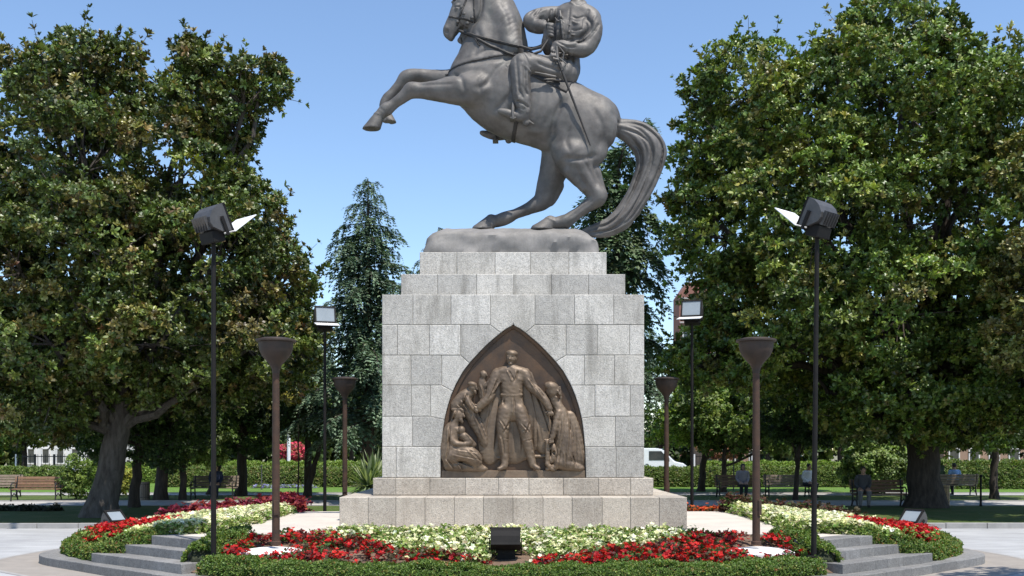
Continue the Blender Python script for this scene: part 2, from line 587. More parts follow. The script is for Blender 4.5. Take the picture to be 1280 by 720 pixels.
def st(s, pts, amp, width, side=-1):
    s.stroke([(u, -v) for u, v in pts], amp, width, side)

def sculpt_horse():
    s = Sdf((448, -44, -302), (842, 44, 34), 1.1)
    # trunk
    ch(s, [(602, 100, 0, 36), (630, 116, 0, 45), (660, 128, 0, 45.5), (690, 141, 0, 41), (722, 158, 0, 42)], 10, 0.68)
    el(s, 742, 156, 0, 32, 36, 25, -40, 12)
    el(s, 590, 98, 0, 27, 29, 20, 0, 12)
    for g in (-1, 1):
        el(s, 576, 106, 10 * g, 13, 17, 11, 20, 5)                 # breast muscles
        el(s, 618, 92, 19 * g, 20, 36, 11, -38, 6)                 # shoulder blade
        el(s, 604, 119, 20 * g, 21, 15, 11, 12, 5)                 # upper arm
        el(s, 628, 128, 21 * g, 15, 22, 9, -30, 6)
        el(s, 668, 140, 21 * g, 34, 24, 10, -24, 8)                # ribs
        el(s, 745, 160, 15 * g, 27, 30, 14, -35, 6)                # croup
        el(s, 722, 176, 17 * g, 31, 35, 15, -28, 5)                # thigh
        el(s, 738, 192, 16 * g, 18, 24, 11, -50, 5)
        el(s, 702, 190, 16 * g, 13, 19, 11, 25, 4)                 # stifle
    # neck
    ch(s, [(612, 86, 0, 40), (619, 54, 0, 33), (616, 24, 0, 27.5), (606, 4, 0, 23), (594, -8, 0, 16)], 8, 0.54)
    ch(s, [(652, 62, 0, 6), (647, 34, 0, 5), (634, 6, 0, 5), (612, -16, 0, 5), (592, -22, 0, 4)], 6, 0.9)   # crest
    for g in (-1, 1):
        ch(s, [(602, 34, 10 * g, 6), (603, 60, 13 * g, 7), (590, 86, 13 * g, 8)], 8)      # neck muscles
        ch(s, [(626, 14, 10 * g, 7), (635, 40, 12 * g, 9), (640, 66, 16 * g, 10)], 9)
    # mane locks on the far side of the crest and a few over it
    for i in range(9):
        t = i / 8
        u0, v0 = 652 - 42 * t ** 1.4, 52 - 68 * t
        ch(s, [(u0, v0, 2, 4), (u0 - 5, v0 + 12, 12, 4), (u0 - 6, v0 + 26, 17, 2.5)], 2.5)
    # head
    ch(s, [(590, 2, 0, 17), (581, 14, 0, 15), (573, 26, 0, 11.5), (566, 36, 0, 9), (563, 42, 0, 7.6)], 4, 0.62)
    el(s, 559.5, 39, 0, 4.8, 6.5, 6, 15, 3)
    el(s, 564, 47, 0, 4.2, 4.6, 5, 10, 2)
    for g in (-1, 1):
        el(s, 587, 19, 9.0 * g, 12.5, 16, 6.0, -20, 2.5)           # cheek
        ch(s, [(582, 12, 9 * g, 2.6), (571, 30, 6.5 * g, 2)], 2)   # cheek bone
        el(s, 571.5, 8, 8.6 * g, 4.2, 3.2, 2.6, 25, 1.5)           # brow
        el(s, 571.2, 9.4, 9.6 * g, 2.2, 1.7, 1.8, 15, 0.8)
        el(s, 558.2, 39, 6.2 * g, 1.9, 3.0, 2.6, 15, 1, 'cut')     # nostril
        ch(s, [(586, -8, 6 * g, 4), (583, -16, 8 * g, 4), (578, -26, 8.5 * g, 1.2)], 2)   # ear
        ch(s, [(584, -12, 3 * g + 4.6 * g, 1.2), (579, -22, 9 * g, 0.8)], 1, 1, 'cut')
    ch(s, [(592, 29, 0, 8), (584, 38, 0, 6), (578, 46, 0, 4.8), (576, 50, 0, 4.2)], 3, 0.7)     # lower jaw
    ch(s, [(567.5, 51, 0, 1.6), (571, 46, 0, 2.6), (576.5, 36.5, 0, 1.6)], 1, 3.5, 'cut')       # open mouth
    ch(s, [(584, -12, 0, 4), (574, -3, -2, 2.6), (564, 3, -3, 0.8)], 2)                          # forelock
    # fore legs
    ch(s, [(600, 112, -16, 22), (577, 113, -19, 17.5), (548, 113, -19, 12.5), (526, 113, -18, 8.4), (514, 113, -18, 8.8),
           (506, 119, -18, 6.6), (492, 129, -17, 5.0), (482, 136.5, -17, 6.4), (475, 144, -17, 5.2)], 3)
    ch(s, [(586, 104, -26, 6), (556, 105, -25, 4.5), (532, 108, -23, 3)], 3)
    ch(s, [(590, 122, -26, 7), (560, 121, -25, 4.5), (534, 118, -22, 2.5)], 3)
    ch(s, [(512, 121, -18, 3), (496, 132, -17, 2.2), (486, 141, -17, 3.2)], 2)
    s.hoof(P(474, 145, -17), P(466, 160, -17), 6.4, 9.8, P(466, 161.5, -17)[2])
    ch(s, [(590, 102, 14, 20), (566, 101, 18, 13.5), (540, 98, 18, 9.5), (522, 95, 18, 7.8), (509, 97, 18, 8.4),
           (501, 105, 18, 6.2), (491, 116, 17, 5.0), (484, 124, 17, 6.2), (480, 132, 16, 5.2), (482, 140, 15, 5.5)], 3)
    s.hoof(P(481, 139, 15), P(486, 152, 15), 6.0, 8.4, P(486, 153, 15)[2])
    # hind legs
    ch(s, [(716, 196, -14, 24), (727, 218, -14, 15), (741, 237, -13, 10.5), (748, 247, -13, 9.4), (737, 255.5, -12, 7.2),
           (719, 268, -11, 5.8), (705, 277, -11, 7.4), (694, 279, -11, 6.4)], 3)
    ch(s, [(744, 212, -14, 6), (752, 232, -13, 3), (756, 246, -13, 3.2)], 2.5)                   # hamstring to hock
    ch(s, [(712, 214, -24, 7), (728, 236, -20, 4)], 3)
    ch(s, [(744, 256, -12, 3), (722, 272, -11, 2.4), (709, 283, -11, 3)], 2)
    s.hoof(P(688, 277, -11), P(679, 288, -11), 7.6, 12.5, P(679, 288.5, -11)[2])
    ch(s, [(704, 186, 13, 26), (692, 214, 14, 17), (683, 238, 14, 12.5), (679, 250, 14, 10.8), (667, 257.5, 13, 7.8),
           (647, 267, 12, 6.2), (630, 273.5, 12, 7.4), (619, 277, 12, 6.4)], 3)
    ch(s, [(700, 232, 14, 5), (694, 246, 14, 4), (689, 254, 14, 3.4)], 2.5)
    s.hoof(P(614, 275, 12), P(605, 287, 12), 7.4, 12.0, P(605, 288, 12)[2])
    # tail with locks
    tail = [(770, 160, 0, 8), (784, 163, 0, 11), (800, 171, 0, 15.5), (813, 188, 0, 17.5), (811, 211, 0, 14), (798, 243, 0, 12.5),
            (781, 270, 0, 12), (762, 284, 0, 9), (746, 288, 0, 6.5), (727, 291, 0, 1.6)]
    s.chain([P(*p) for p in tail], 4, 0.75, sub=10)
    # muscle lines, both sides
    for pts, amp, wd in (
        ([(655, 72), (632, 84), (604, 86), (580, 90)], 2.2, 3.2), ([(640, 84), (622, 98), (608, 118), (592, 124)], 2.6, 3.4),
        ([(597, 42), (601, 60), (592, 80)], 2.0, 3.2), ([(624, 4), (637, 30), (640, 60)], 1.4, 3.5), ([(608, 16), (616, 40), (614, 64)], 1.2, 3.4),
        ([(612, 70), (596, 78), (580, 82)], 1.3, 2.4), ([(620, 76), (600, 84)], -0.8, 2.0),
        ([(648, 108), (636, 132), (616, 150)], 2.2, 3.2), ([(566, 98), (577, 108), (582, 128)], 1.8, 2.6),
        ([(578, 108), (552, 109), (526, 110)], 1.2, 2.0), ([(572, 118), (548, 117), (524, 116)], 1.2, 1.8), ([(560, 101), (540, 104)], 0.7, 1.6),
        ([(608, 104), (600, 116), (602, 130)], 1.2, 2.6), ([(630, 138), (650, 158), (676, 172)], 1.2, 3.5),
        ([(706, 132), (692, 156), (690, 182)], 3.4, 4.0), ([(700, 206), (722, 209), (744, 200)], 2.2, 3.0), ([(738, 144), (751, 170), (744, 198)], 1.8, 3.4),
        ([(712, 168), (706, 186), (712, 202)], 1.4, 2.8), ([(726, 208), (740, 230), (746, 242)], 1.6, 2.2), ([(716, 214), (728, 234), (738, 244)], 1.0, 1.8),
        ([(744, 252), (722, 268), (708, 278)], 1.0, 1.5), ([(673, 258), (650, 269), (632, 276)], 1.0, 1.5), ([(504, 119), (492, 129), (484, 136)], 0.9, 1.3),
        ([(712, 262), (700, 276), (694, 276)], 0.6, 1.4), ([(761, 146), (771, 160), (768, 178)], 1.4, 3.0),
        ([(602, -6), (603, 12), (600, 26), (591, 38)], 4.2, 2.3), ([(578, 16), (570, 32)], -0.9, 1.5), ([(577, 5), (572, 4), (567, 8)], -1.3, 1.3), ([(577, 12), (571, 13), (568, 11)], 1.5, 1.2),
        ([(562, 30), (560, 36)], 0.6, 1.2), ([(586, 30), (578, 38)], 1.0, 1.6), ([(568, 20), (565, 30)], -0.6, 1.4),
        ([(477, 142), (484, 148)], 0.8, 1.0), ([(468, 147), (478, 151)], -1.0, 0.9), ([(679, 274), (694, 281)], -1.0, 0.9), ([(604, 274), (620, 281)], -1.0, 0.9)):
        st(s, pts, amp, wd, 0)
    for q in range(5):                                             # ribs
        st(s, [(664 + 9 * q, 118 + 4 * q), (660 + 9 * q, 140 + 4 * q), (650 + 9 * q, 160 + 3 * q)], 0.8, 2.4, 0)
    for q in range(16):                                            # mane combed from the crest
        t = q / 15
        u0, v0 = 655 - 44 * t ** 1.5, 58 - 74 * t
        st(s, [(u0 - 1, v0), (u0 - 8, v0 + 6), (u0 - 17, v0 + 15 + 3 * math.sin(q * 2.1))], 0.55 if q % 2 else 0.3, 1.2, 0)
    T = [(p[0], p[1], p[3]) for p in tail]
    for q in range(9):                                             # hair of the tail
        f = (q - 4) / 4.6
        line = []
        for i, (u, v, r) in enumerate(T):
            u2, v2 = T[min(i + 1, 9)][:2]; u1, v1 = T[max(i - 1, 0)][:2]
            L = math.hypot(u2 - u1, v2 - v1)
            ff = f + 0.16 * math.sin(q * 1.7 + i * 0.8)
            line.append((u - (v2 - v1) / L * r * ff, v + (u2 - u1) / L * r * ff))
        st(s, line, 2.4 if q % 2 else 1.3, 1.5, 0)
    s.rough(0.14, 8, 22, 16)
    return s

def strap(name, s, mat, parent, conds, lift):
    """a band that hugs a sculpted surface: the surface raised by lift, kept where conds(u,d,w) <= 0"""
    g = np.meshgrid(*s.ax, indexing='ij', sparse=True)
    t = Sdf.__new__(Sdf)
    t.lo, t.res, t.n, t.ax = s.lo, s.res, s.n, s.ax
    t.F = np.maximum(s.F - lift, conds(g[0], g[1], g[2])).astype(np.float32)
    V, Q = t.mesh(0.0, 1)
    return link(name, np_mesh(name, to_world(V), [Q], True), mat, parent)

statue = empty('equestrian_statue', (0.0, Y_ST, 5.5))
tag(statue, 'weathered grey bronze statue of a uniformed rider on a rearing horse, on the stone pedestal', 'statue')
hs = sculpt_horse()
V, Q = hs.mesh(0.0, 2)
horse = link('horse', np_mesh('horse', to_world(V), [Q], True), M['bronze'], statue)
tag(horse, 'rearing bronze horse with both fore legs lifted and long tail')

def slab(u0, v0, u1, v1, half, u_rng=None, v_rng=None):
    """distance to a strip along the picture line (u0,v0)-(u1,v1)"""
    L = math.hypot(u1 - u0, v1 - v0)
    nx, ny = -(v1 - v0) / L, (u1 - u0) / L
    tx, ty = (u1 - u0) / L, (v1 - v0) / L
    def f(u, d, w):
        v = -w
        a = np.abs((u - u0) * nx + (v - v0) * ny) - half
        t = (u - u0) * tx + (v - v0) * ty
        return np.maximum(a, np.maximum(-t, t - L)) + 0 * d
    return f

strap('cheek_strap', hs, M['bronze_dark'], horse, slab(589, -10, 571, 36, 1.3), 1.3)
strap('noseband', hs, M['bronze_dark'], horse, slab(561, 23, 592, 33, 1.4), 1.3)
strap('browband', hs, M['bronze_dark'], horse, slab(566, 2, 594, -3, 1.3), 1.3)
strap('throat_lash', hs, M['bronze_dark'], horse, slab(592, -8, 594, 34, 1.1), 1.2)
strap('breast_strap', hs, M['bronze_dark'], horse, slab(556, 92, 648, 76, 1.5), 0.8)
strap('girth', hs, M['bronze_dark'], horse, slab(664, 84, 640, 182, 2.6), 0.9)
def blanket(u, d, w):
    v = -w
    a, b = R(24), (684.0, 104.0)
    x = (u - b[0]) * math.cos(a) + (v - b[1]) * math.sin(a)
    y = -(u - b[0]) * math.sin(a) + (v - b[1]) * math.cos(a)
    return np.maximum(np.abs(x) - 30, np.abs(y + 4) - 15) + 0 * d
strap('saddle_cloth', hs, M['bronze_dark'], statue, blanket, 1.6)

# saddle
s = Sdf((640, -34, -130), (735, 34, -34), 1.1)
ch(s, [(660, 74, 0, 9), (676, 86, 0, 9), (694, 95, 0, 10), (708, 98, 0, 10)], 4, 1.6)
ch(s, [(712, 106, -14, 4), (716, 98, 0, 5), (712, 106, 14, 4)], 3)
ch(s, [(654, 64, 0, 4), (653, 52, -2, 3.4), (652, 46, -3, 1.0)], 2)
for g in (-1, 1):
    ch(s, [(690, 100, 20 * g, 5), (668, 104, 26 * g, 4)], 4)
V, Q = s.mesh(0, 2)
link('saddle', np_mesh('saddle', to_world(V), [Q], True), M['bronze_dark'], statue)

# rider
def sculpt_rider():
    s = Sdf((592, -46, -190), (765, 44, 52), 0.85)
    # trunk in a belted jacket, turned towards the viewer
    ch(s, [(707, 88, 0, 17.5), (706, 66, 0, 15.5), (711, 44, 0, 18.5), (716, 27, 0, 18)], 5, 0.8)
    ch(s, [(700, 19, 5, 9.5), (721, 16, 0, 12), (740, 24, -5, 11)], 5)
    el(s, 704, 36, -9, 11, 12, 8, 0, 4); el(s, 722, 38, -10, 11, 12, 8, 0, 4)
    ch(s, [(693, 66, -4, 2.6), (706, 69, -13.5, 2.6), (719, 70, -6, 2.6)], 1.2)        # belt
    ch(s, [(726, 26, -6, 10), (725, 44, -9, 10), (721, 56, -8, 8)], 4)
    el(s, 707, 92, 0, 14, 14, 18, 10, 4)                                               # skirt of the jacket
    ch(s, [(717, 76, 6, 5), (716, 100, 12, 5)], 3); ch(s, [(716, 78, -10, 4), (712, 100, -16, 5)], 3)
    # pocket flaps, lapel, chest strap, buttons
    ch(s, [(716, 27, -17.5, 1.2), (722, 29.5, -18.5, 1.3), (729, 27, -16.5, 1.2)], 0.8)
    ch(s, [(714, 43, -18.5, 1.0), (724, 45, -18.5, 1.0)], 0.8)
    ch(s, [(697, 26, -15, 1.0), (704, 28, -17, 1.0)], 0.8)
    ch(s, [(700, 14, -11, 1.6), (702, 30, -18, 1.6), (704, 52, -16, 1.6)], 0.8)
    for v in (22, 31, 40, 50, 60):
        el(s, 711 - (v - 40) * 0.05, v, -18.2 + abs(v - 36) * 0.09, 1.2, 1.2, 1.4, 0, 0.5)
    ch(s, [(714, 4, -9, 2), (722, 7, -12, 2), (731, 4, -6, 2), (728, 2, 6, 2), (716, 2, 6, 2), (714, 4, -9, 2)], 1)   # collar
    # neck and head
    ch(s, [(722, 10, 0, 8.5), (722, -6, -1, 7.5)], 3)
    el(s, 720, -18, -1, 9.2, 12.5, 9.8, 6, 3)
    ch(s, [(715, -9, -5, 4.2), (714, -6.5, -7, 3.4)], 2)                               # chin
    ch(s, [(713.5, -20, -8.5, 1.6), (711.6, -15, -10.4, 2.0)], 1.2)                    # nose
    ch(s, [(709.5, -21.8, -7, 1.6), (717, -22.6, -9.6, 1.6)], 1.2)                     # brow
    ch(s, [(712, -11, -9.2, 1.1), (717, -10.8, -9.3, 1.1)], 0.8)                       # lips
    for u, d in ((711.3, -8.2), (716.8, -9.3)):
        el(s, u, -18.9, d, 1.8, 1.1, 1.2, 0, 0.6, 'cut')
    ch(s, [(727.5, -18, -3, 1.8), (727, -13, -3, 1.4)], 1)                             # ear
    el(s, 722, -24, 1, 10, 8.5, 10.6, 8, 1.2)                                          # cap of hair
    # near arm: bent across the waist, hand on the sword hilt
    ch(s, [(739, 24, -7, 10.5), (742.5, 38, -12, 10.0), (738, 53, -16, 9.2), (729, 62, -20, 8.4), (713, 60.5, -26, 7.4),
           (701, 58, -29, 6.2), (696, 57.5, -29, 6.0)], 3)
    for p, q in (((738, 42, -20.5), (724, 55, -27.5)), ((744, 44, -21), (730, 62, -28.5)), ((718, 54, -32), (704, 58, -35)), ((749, 34, -18), (741, 50, -24)), ((736, 30, -17), (744, 42, -21)), ((722, 67, -27), (708, 64, -32))):
        ch(s, [p + (1.8,), q + (1.1,)], 1.8)                                           # folds
    ch(s, [(697, 52, -29, 2), (697, 65, -30, 2)], 1.0)                                 # cuff
    el(s, 693, 62, -30, 4.6, 6.4, 5, -10, 2)
    for i, (du, dd) in enumerate(((-3.2, 0.5), (-1.2, -2.6), (1.4, -3.4), (3.8, -2.0))):
        ch(s, [(693 + du, 65, -31 + dd, 2.1), (692.5 + du, 70, -33.5 + dd * 0.6, 1.9), (695 + du * 0.8, 73.5 - 0.5 * i, -32, 1.6)], 0.7)
    ch(s, [(690, 60, -33, 2.0), (689, 66, -35.5, 1.7)], 0.7)
    # far arm: elbow lifted, fist before the chest with the reins
    ch(s, [(699, 19, 6, 9.6), (682, 19, 0, 8.8), (667, 24, -5, 9.2), (664, 28, -8, 9.2), (672, 33, -16, 7.8), (680, 34, -21, 6.4)], 3)
    for p, q in (((690, 12, -4), (685, 27, -9)), ((674, 15, -9), (662, 34, -15)), ((679, 26, -22), (668, 38, -20)), ((668, 17, -10), (659, 28, -14)), ((682, 12, -6), (676, 25, -11))):
        ch(s, [p + (1.7,), q + (1.0,)], 1.7)
    ch(s, [(681, 27, -23, 2), (681, 41, -24, 2)], 1.0)
    el(s, 686, 37, -24, 4.6, 7.0, 5, 12, 2)
    for i in range(4):
        ch(s, [(684.5 + i * 0.7, 31 + i * 4.0, -28, 2.1), (689 + i * 0.4, 32.5 + i * 4.0, -28.5, 2.0), (691, 33.5 + i * 3.8, -25, 1.7)], 0.6)
    ch(s, [(686, 30, -26, 2.1), (691, 30.5, -27, 1.8)], 0.7)
    ch(s, [(684, 46, -22, 5), (684, 56, -18, 6.5), (686, 64, -14, 6)], 3)              # folded glove and rein ends
    # near leg
    ch(s, [(707, 92, -12, 16.5), (686, 87, -22, 14.5), (664, 81, -29, 12.5), (651, 81, -32, 11.8), (650.5, 94, -32.5, 11.2),
           (651.5, 112, -32.5, 11), (653, 130, -32, 9.6), (655, 142, -32, 7.6)], 3)
    for p, q in (((700, 84, -32), (664, 73, -39)), ((694, 96, -37), (668, 90, -42)), ((645, 84, -42), (648, 128, -43)), ((658, 90, -41), (660, 132, -39)), ((641, 84, -35), (645, 100, -38)), ((690, 78, -31), (660, 74, -38)), ((652, 76, -43), (662, 84, -41)), ((653, 80, -43.5), (664, 90, -41)), ((649, 122, -42), (659, 140, -39)), ((646, 118, -41), (652, 140, -39)), ((700, 100, -30), (680, 99, -36))):
        ch(s, [p + (1.8,), q + (0.9,)], 2.0)
    ch(s, [(634, 84, -29, 3), (637, 100, -31, 3.2)], 2)
    ch(s, [(655, 146, -32, 7), (646, 145.5, -33, 5.6), (634, 141.5, -34, 4.6), (624, 138.8, -34, 2.6)], 2)
    el(s, 657, 154, -32, 4.2, 4.2, 4.2, -20, 1.5)
    ch(s, [(660, 151, -32, 1.6), (667, 155, -32, 1.2)], 0.8)
    # far leg
    ch(s, [(704, 92, 12, 16), (682, 86, 22, 14), (660, 82, 29, 12.5), (648, 88, 31, 11.8), (642, 112, 32, 11), (638, 140, 32, 9.5), (635, 160, 32, 7.5)], 3)
    ch(s, [(634, 166, 32, 7.2), (624, 169, 33, 6), (612, 168.5, 34, 4.6), (602, 166, 34, 2.6)], 2)
    el(s, 636, 175, 32, 4.4, 4.6, 4.4, -20, 1.5)
    for p, q in (((697, 40, -14), (692, 64, -8)), ((700, 58, -17), (712, 52, -19)), ((716, 54, -18), (724, 50, -16)), ((703, 74, -15), (698, 100, -17)), ((711, 74, -14), (709, 102, -19)), ((717, 76, -8), (718, 104, -10)), ((694, 22, -8), (700, 32, -15))):
        ch(s, [p + (1.5,), q + (0.9,)], 1.6)
    for pts, amp, wd in (
        ([(737, 42), (728, 52), (716, 57)], 2.0, 2.2), ([(742, 46), (733, 58), (720, 64)], 1.6, 1.8), ([(747, 38), (741, 50)], 1.4, 1.6), ([(731, 28), (737, 38), (736, 48)], 1.8, 2.0),
        ([(716, 55), (704, 57)], 1.2, 1.5), ([(722, 66), (708, 64)], 1.2, 1.4), ([(735, 18), (731, 30)], 1.4, 1.8), ([(744, 26), (739, 36)], -0.9, 1.6),
        ([(712, 14), (709, 40), (706, 66)], 1.1, 1.1), ([(714, 27), (721, 30), (729, 27)], 1.5, 1.1), ([(713, 44), (720, 46), (727, 44)], 1.2, 1.1), ([(729, 30), (727, 44)], 0.9, 1.2),
        ([(696, 28), (703, 31)], 1.3, 1.1), ([(728, 48), (721, 66)], 1.6, 1.9), ([(700, 52), (694, 64)], 1.3, 1.6), ([(715, 8), (722, 12), (731, 7)], 1.1, 1.1),
        ([(700, 72), (696, 88), (690, 98)], 1.5, 1.7), ([(708, 74), (706, 100)], 1.5, 1.6), ([(715, 76), (714, 102)], 1.2, 1.6), ([(694, 66), (706, 72), (719, 72)], 1.4, 1.3), ([(694, 62), (706, 66), (719, 66)], 1.0, 1.0),
        ([(698, 82), (680, 77), (660, 73)], 1.3, 1.6), ([(700, 92), (682, 87), (664, 80)], 1.5, 1.9), ([(704, 100), (684, 98), (668, 93)], 1.6, 2.0), ([(690, 84), (672, 82)], -0.9, 1.6),
        ([(650, 71), (657, 78), (663, 88)], 1.3, 1.4), ([(645, 74), (654, 84), (660, 96)], 1.2, 1.4), ([(645, 84), (646, 104), (648, 130)], 1.3, 1.7), ([(656, 94), (655, 116), (657, 138)], 1.5, 1.8),
        ([(650, 100), (651, 124)], -0.9, 1.7), ([(644, 140), (652, 143), (661, 148)], 1.8, 1.3), ([(648, 126), (654, 138)], 1.3, 1.4), ([(652, 122), (660, 134)], 1.1, 1.4),
        ([(690, 13), (686, 28)], 1.6, 1.7), ([(676, 14), (666, 30)], 1.5, 1.7), ([(668, 17), (660, 26)], 1.0, 1.4), ([(680, 24), (668, 36)], 1.5, 1.6), ([(684, 15), (672, 22)], -0.9, 1.6), ([(696, 12), (694, 26)], 1.3, 1.6),
        ([(640, 146), (652, 150)], 0.8, 0.9), ([(652, 150), (657, 150)], 0.8, 0.9)):
        st(s, pts, amp, wd, -1)
    s.rough(0.16, 6, 18, 14)
    return s

rs = sculpt_rider()
V, Q = rs.mesh(0.0, 1)
rider = link('rider', np_mesh('rider', to_world(V), [Q], True), M['bronze'], statue)
tag(rider, 'bronze rider in belted military jacket and boots, hand on sword hilt')

# sword, stirrups, reins
mb = MB()
mb.tube([wp(697, 74, -36), wp(706, 98, -38), wp(721, 137, -36), wp(738, 182, -33)], [0.026, 0.024, 0.021, 0.012], 10)
sword = mb.build('sword', M['bronze_dark'], statue, True)
mb = MB()
mb.tube([wp(695.5, 58, -34), wp(697, 75, -36)], [0.03, 0.026], 8)
mb.tube([wp(691, 73, -38), wp(703, 76, -36)], 0.022, 8)
mb.tube([wp(703, 76, -36), wp(705, 66, -37), wp(698, 57, -35)], 0.014, 6)
mb.tube([wp(699, 72, -38), wp(708, 80, -40), wp(702, 88, -39)], 0.012, 6)
mb.build('hilt', M['bronze'], sword, True)
for g, (u, v, d) in ((-1, (641, 142, -33)), (1, (619, 169, 33))):
    mb = MB()
    top = wp(u + 0.5, v - 16, d + g * 1)
    mb.tube([wp(u + 6, v - 34, d - 3 * g), top], 0.022, 6)
    arch = [wp(u + 0.4, v + 7, d - 7), wp(u, v - 4, d - 7.5), wp(u + 0.5, v - 13, d - 3), top, wp(u + 0.5, v - 13, d + 3), wp(u, v - 4, d + 7.5), wp(u + 0.4, v + 7, d + 7)]
    mb.tube(arch, 0.026, 6)
    mb.box((wp(u + 0.4, v + 7.5, d)), (0.11, 0.24, 0.03), None, 0.01)
    mb.build('stirrup', M['bronze'], statue, True)
def sag(a, b, drop, n=9):
    a, b = Vector(a), Vector(b)
    return [a.lerp(b, i / (n - 1)) - Vector((0, 0, drop * 4 * (i / (n - 1)) * (1 - i / (n - 1)))) for i in range(n)]
def on_horse(pts, lift, n=14):
    """line over the near side of the horse, lifted off its surface"""
    out = []
    for (u0, v0), (u1, v1) in zip(pts[:-1], pts[1:]):
        for i in range(n):
            u, v = u0 + (u1 - u0) * i / n, v0 + (v1 - v0) * i / n
            d = hs.surf(u, -v)
            if d is None: continue
            d = min(d, -6)
            u2, dd, w2 = P(u, v, d)
            d = hs.surf(u2, w2) or d
            out.append(wp(u, v, d - lift))
    # smooth the depth
    ys = [p.y for p in out]
    for _ in range(4):
        ys = [min(ys[i], (ys[max(i - 1, 0)] + ys[i] + ys[min(i + 1, len(ys) - 1)]) / 3) for i in range(len(ys))]
    for p, y in zip(out, ys): p.y = y
    return out
for u, v in ((577, 9), (583, 11), (572, 27), (584, 29), (580, 17), (590, 22)):          # bridle studs
    d = hs.surf(u, -v) or -8
    mb = MB(); mb.lathe([(0.001, -0.03), (0.03, -0.02), (0.036, 0.0), (0.03, 0.02), (0.001, 0.03)], 8, wp(u, v, d - 0.6))
    mb.build('bridle_stud', M['bronze'], horse, True)
mb = MB()
l1 = on_horse([(590, 44), (622, 52), (652, 59)], 1.4)
mb.tube([wp(582, 42, -10)] + l1 + [wp(664, 62, -27), wp(676, 59, -27), wp(684, 50, -26)], 0.027, 6)
l2 = on_horse([(590, 45), (612, 57), (644, 70)], 1.4)
mb.tube([wp(584, 43, -10)] + l2 + [wp(660, 70, -36), wp(676, 64, -31), wp(685, 50, -27)], 0.025, 6)
l3 = on_horse([(592, 46), (600, 58)], 1.2) 
mb.tube([wp(586, 43, -10)] + l3, 0.016, 6)
mb.tube(sag(wp(582, 42, 9), wp(654, 58, 16), 0.02) + sag(wp(654, 58, 16), wp(688, 48, -20), 0.09)[1:], 0.022, 6)
mb.tube([wp(574, 38, -8), wp(578, 40, -10), wp(583, 42, -10)], 0.03, 8)
mb.tube([wp(576, 47, -4), wp(578, 55, -3), wp(580, 60, 0)], 0.014, 6)
mb.build('reins', M['bronze_dark'], statue, True)

# the bronze rock under the hooves
def rounded_rect(hx, hy, rc, step):
    pts = []
    for cx, cy, a0 in ((hx - rc, hy - rc, 0), (-hx + rc, hy - rc, 90), (-hx + rc, -hy + rc, 180), (hx - rc, -hy + rc, 270)):
        for i in range(6):
            a = R(a0 + 18 * i)
            pts.append((cx + rc * math.cos(a), cy + rc * math.sin(a)))
    out = []
    for i, p in enumerate(pts):
        q = pts[(i + 1) % len(pts)]
        m = max(1, int(math.hypot(q[0] - p[0], q[1] - p[1]) / step))
        out += [(p[0] + (q[0] - p[0]) * j / m, p[1] + (q[1] - p[1]) * j / m) for j in range(m)]
    return out

def rock():
    from mathutils import noise as mn
    x0, x1 = (530 - 640) * 18.62 / F_PX, (751 - 640) * 18.62 / F_PX
    y0, y1, z0 = 18.55, 19.55, 5.478
    cx, cy, hx, hy = (x0 + x1) / 2, (y0 + y1) / 2, (x1 - x0) / 2, (y1 - y0) / 2
    base = rounded_rect(hx, hy, 0.16, 0.05)
    n = len(base)
    rings = [(0, 0), (-0.004, 0.06), (0.0, 0.15), (0.004, 0.25), (0.012, 0.34), (0.03, 0.405), (0.07, 0.45), (0.14, 0.49), (0.22, 0.53), (0.31, 0.575), (0.40, 0.60), (0.47, 0.605)]
    vs, fs = [], []
    for ri, (ins, h) in enumerate(rings):
        for bx, by in base:
            px = bx * (hx - ins) / hx
            py = by * (hy - ins) / hy
            z = h
            if ri > 0:
                wgt = min(1, ri / 4)
                z += 0.03 * mn.fractal(Vector((px * 1.5, py * 1.5 + 3, 2)), 0.8, 2.0, 4) * wgt
                z -= (0.07 if px < 0 else 0.16) * (max(0, abs(px) / hx - 0.72) / 0.28) ** 1.5 * wgt
                o = 0.07 * mn.fractal(Vector((px * 1.3 + 5, py * 1.3, z * 2.5)), 0.8, 2, 4) * max(0, 1 - ins / 0.2)
                py += o * (by / hy)
                px += o * (bx / hx)
            vs.append((cx + px, cy + py, z0 + z))
    for i in range(len(rings) - 1):
        for j in range(n):
            j2 = (j + 1) % n
            fs.append((i * n + j, i * n + j2, (i + 1) * n + j2, (i + 1) * n + j))
    fs.append(tuple((len(rings) - 1) * n + j for j in range(n)))
    mb = MB(); mb.v, mb.f = vs, fs
    return mb
ro = rock().build('rock_base', M['bronze_rock'], statue, True)
tag(ro, 'low uneven bronze rock under the hooves')
# ------------------------------------------------------------------ the stone pedestal
P_Z = 0.56                                            # level of the platform
def zz(v, Y): return CAM_Z + (V_HOR - v) * Y / F_PX
def xx(u, Y): return (u - 640.0) * Y / F_PX
XC = 0.02
Y_BASE, Y_STEP, Y_BODY, Y_T2, Y_T1 = 17.0, 17.7, 17.85, 18.15, 18.45
YC = 19.05                                            # centre line of the monument

AW_V = [404, 406.5, 411, 416, 428, 440, 453, 464, 480, 494, 510, 525, 540, 555, 575, 600]
AW_W = [0, 0, 9, 15.5, 30, 42, 54, 62.5, 71.5, 77.5, 82.5, 86, 88, 89.3, 90.4, 91]
AC = 641.5
def aw(v): return float(np.interp(v, AW_V, AW_W))
def arch_side(side, v0, v1, n=9):
    return [(AC + side * aw(v0 + (v1 - v0) * i / (n - 1)), v0 + (v1 - v0) * i / (n - 1)) for i in range(n)]

pedestal = empty('pedestal', (XC, YC, P_Z))
tag(pedestal, 'stepped pale granite pedestal with a pointed bronze-filled niche, under the bronze horseman', 'pedestal')

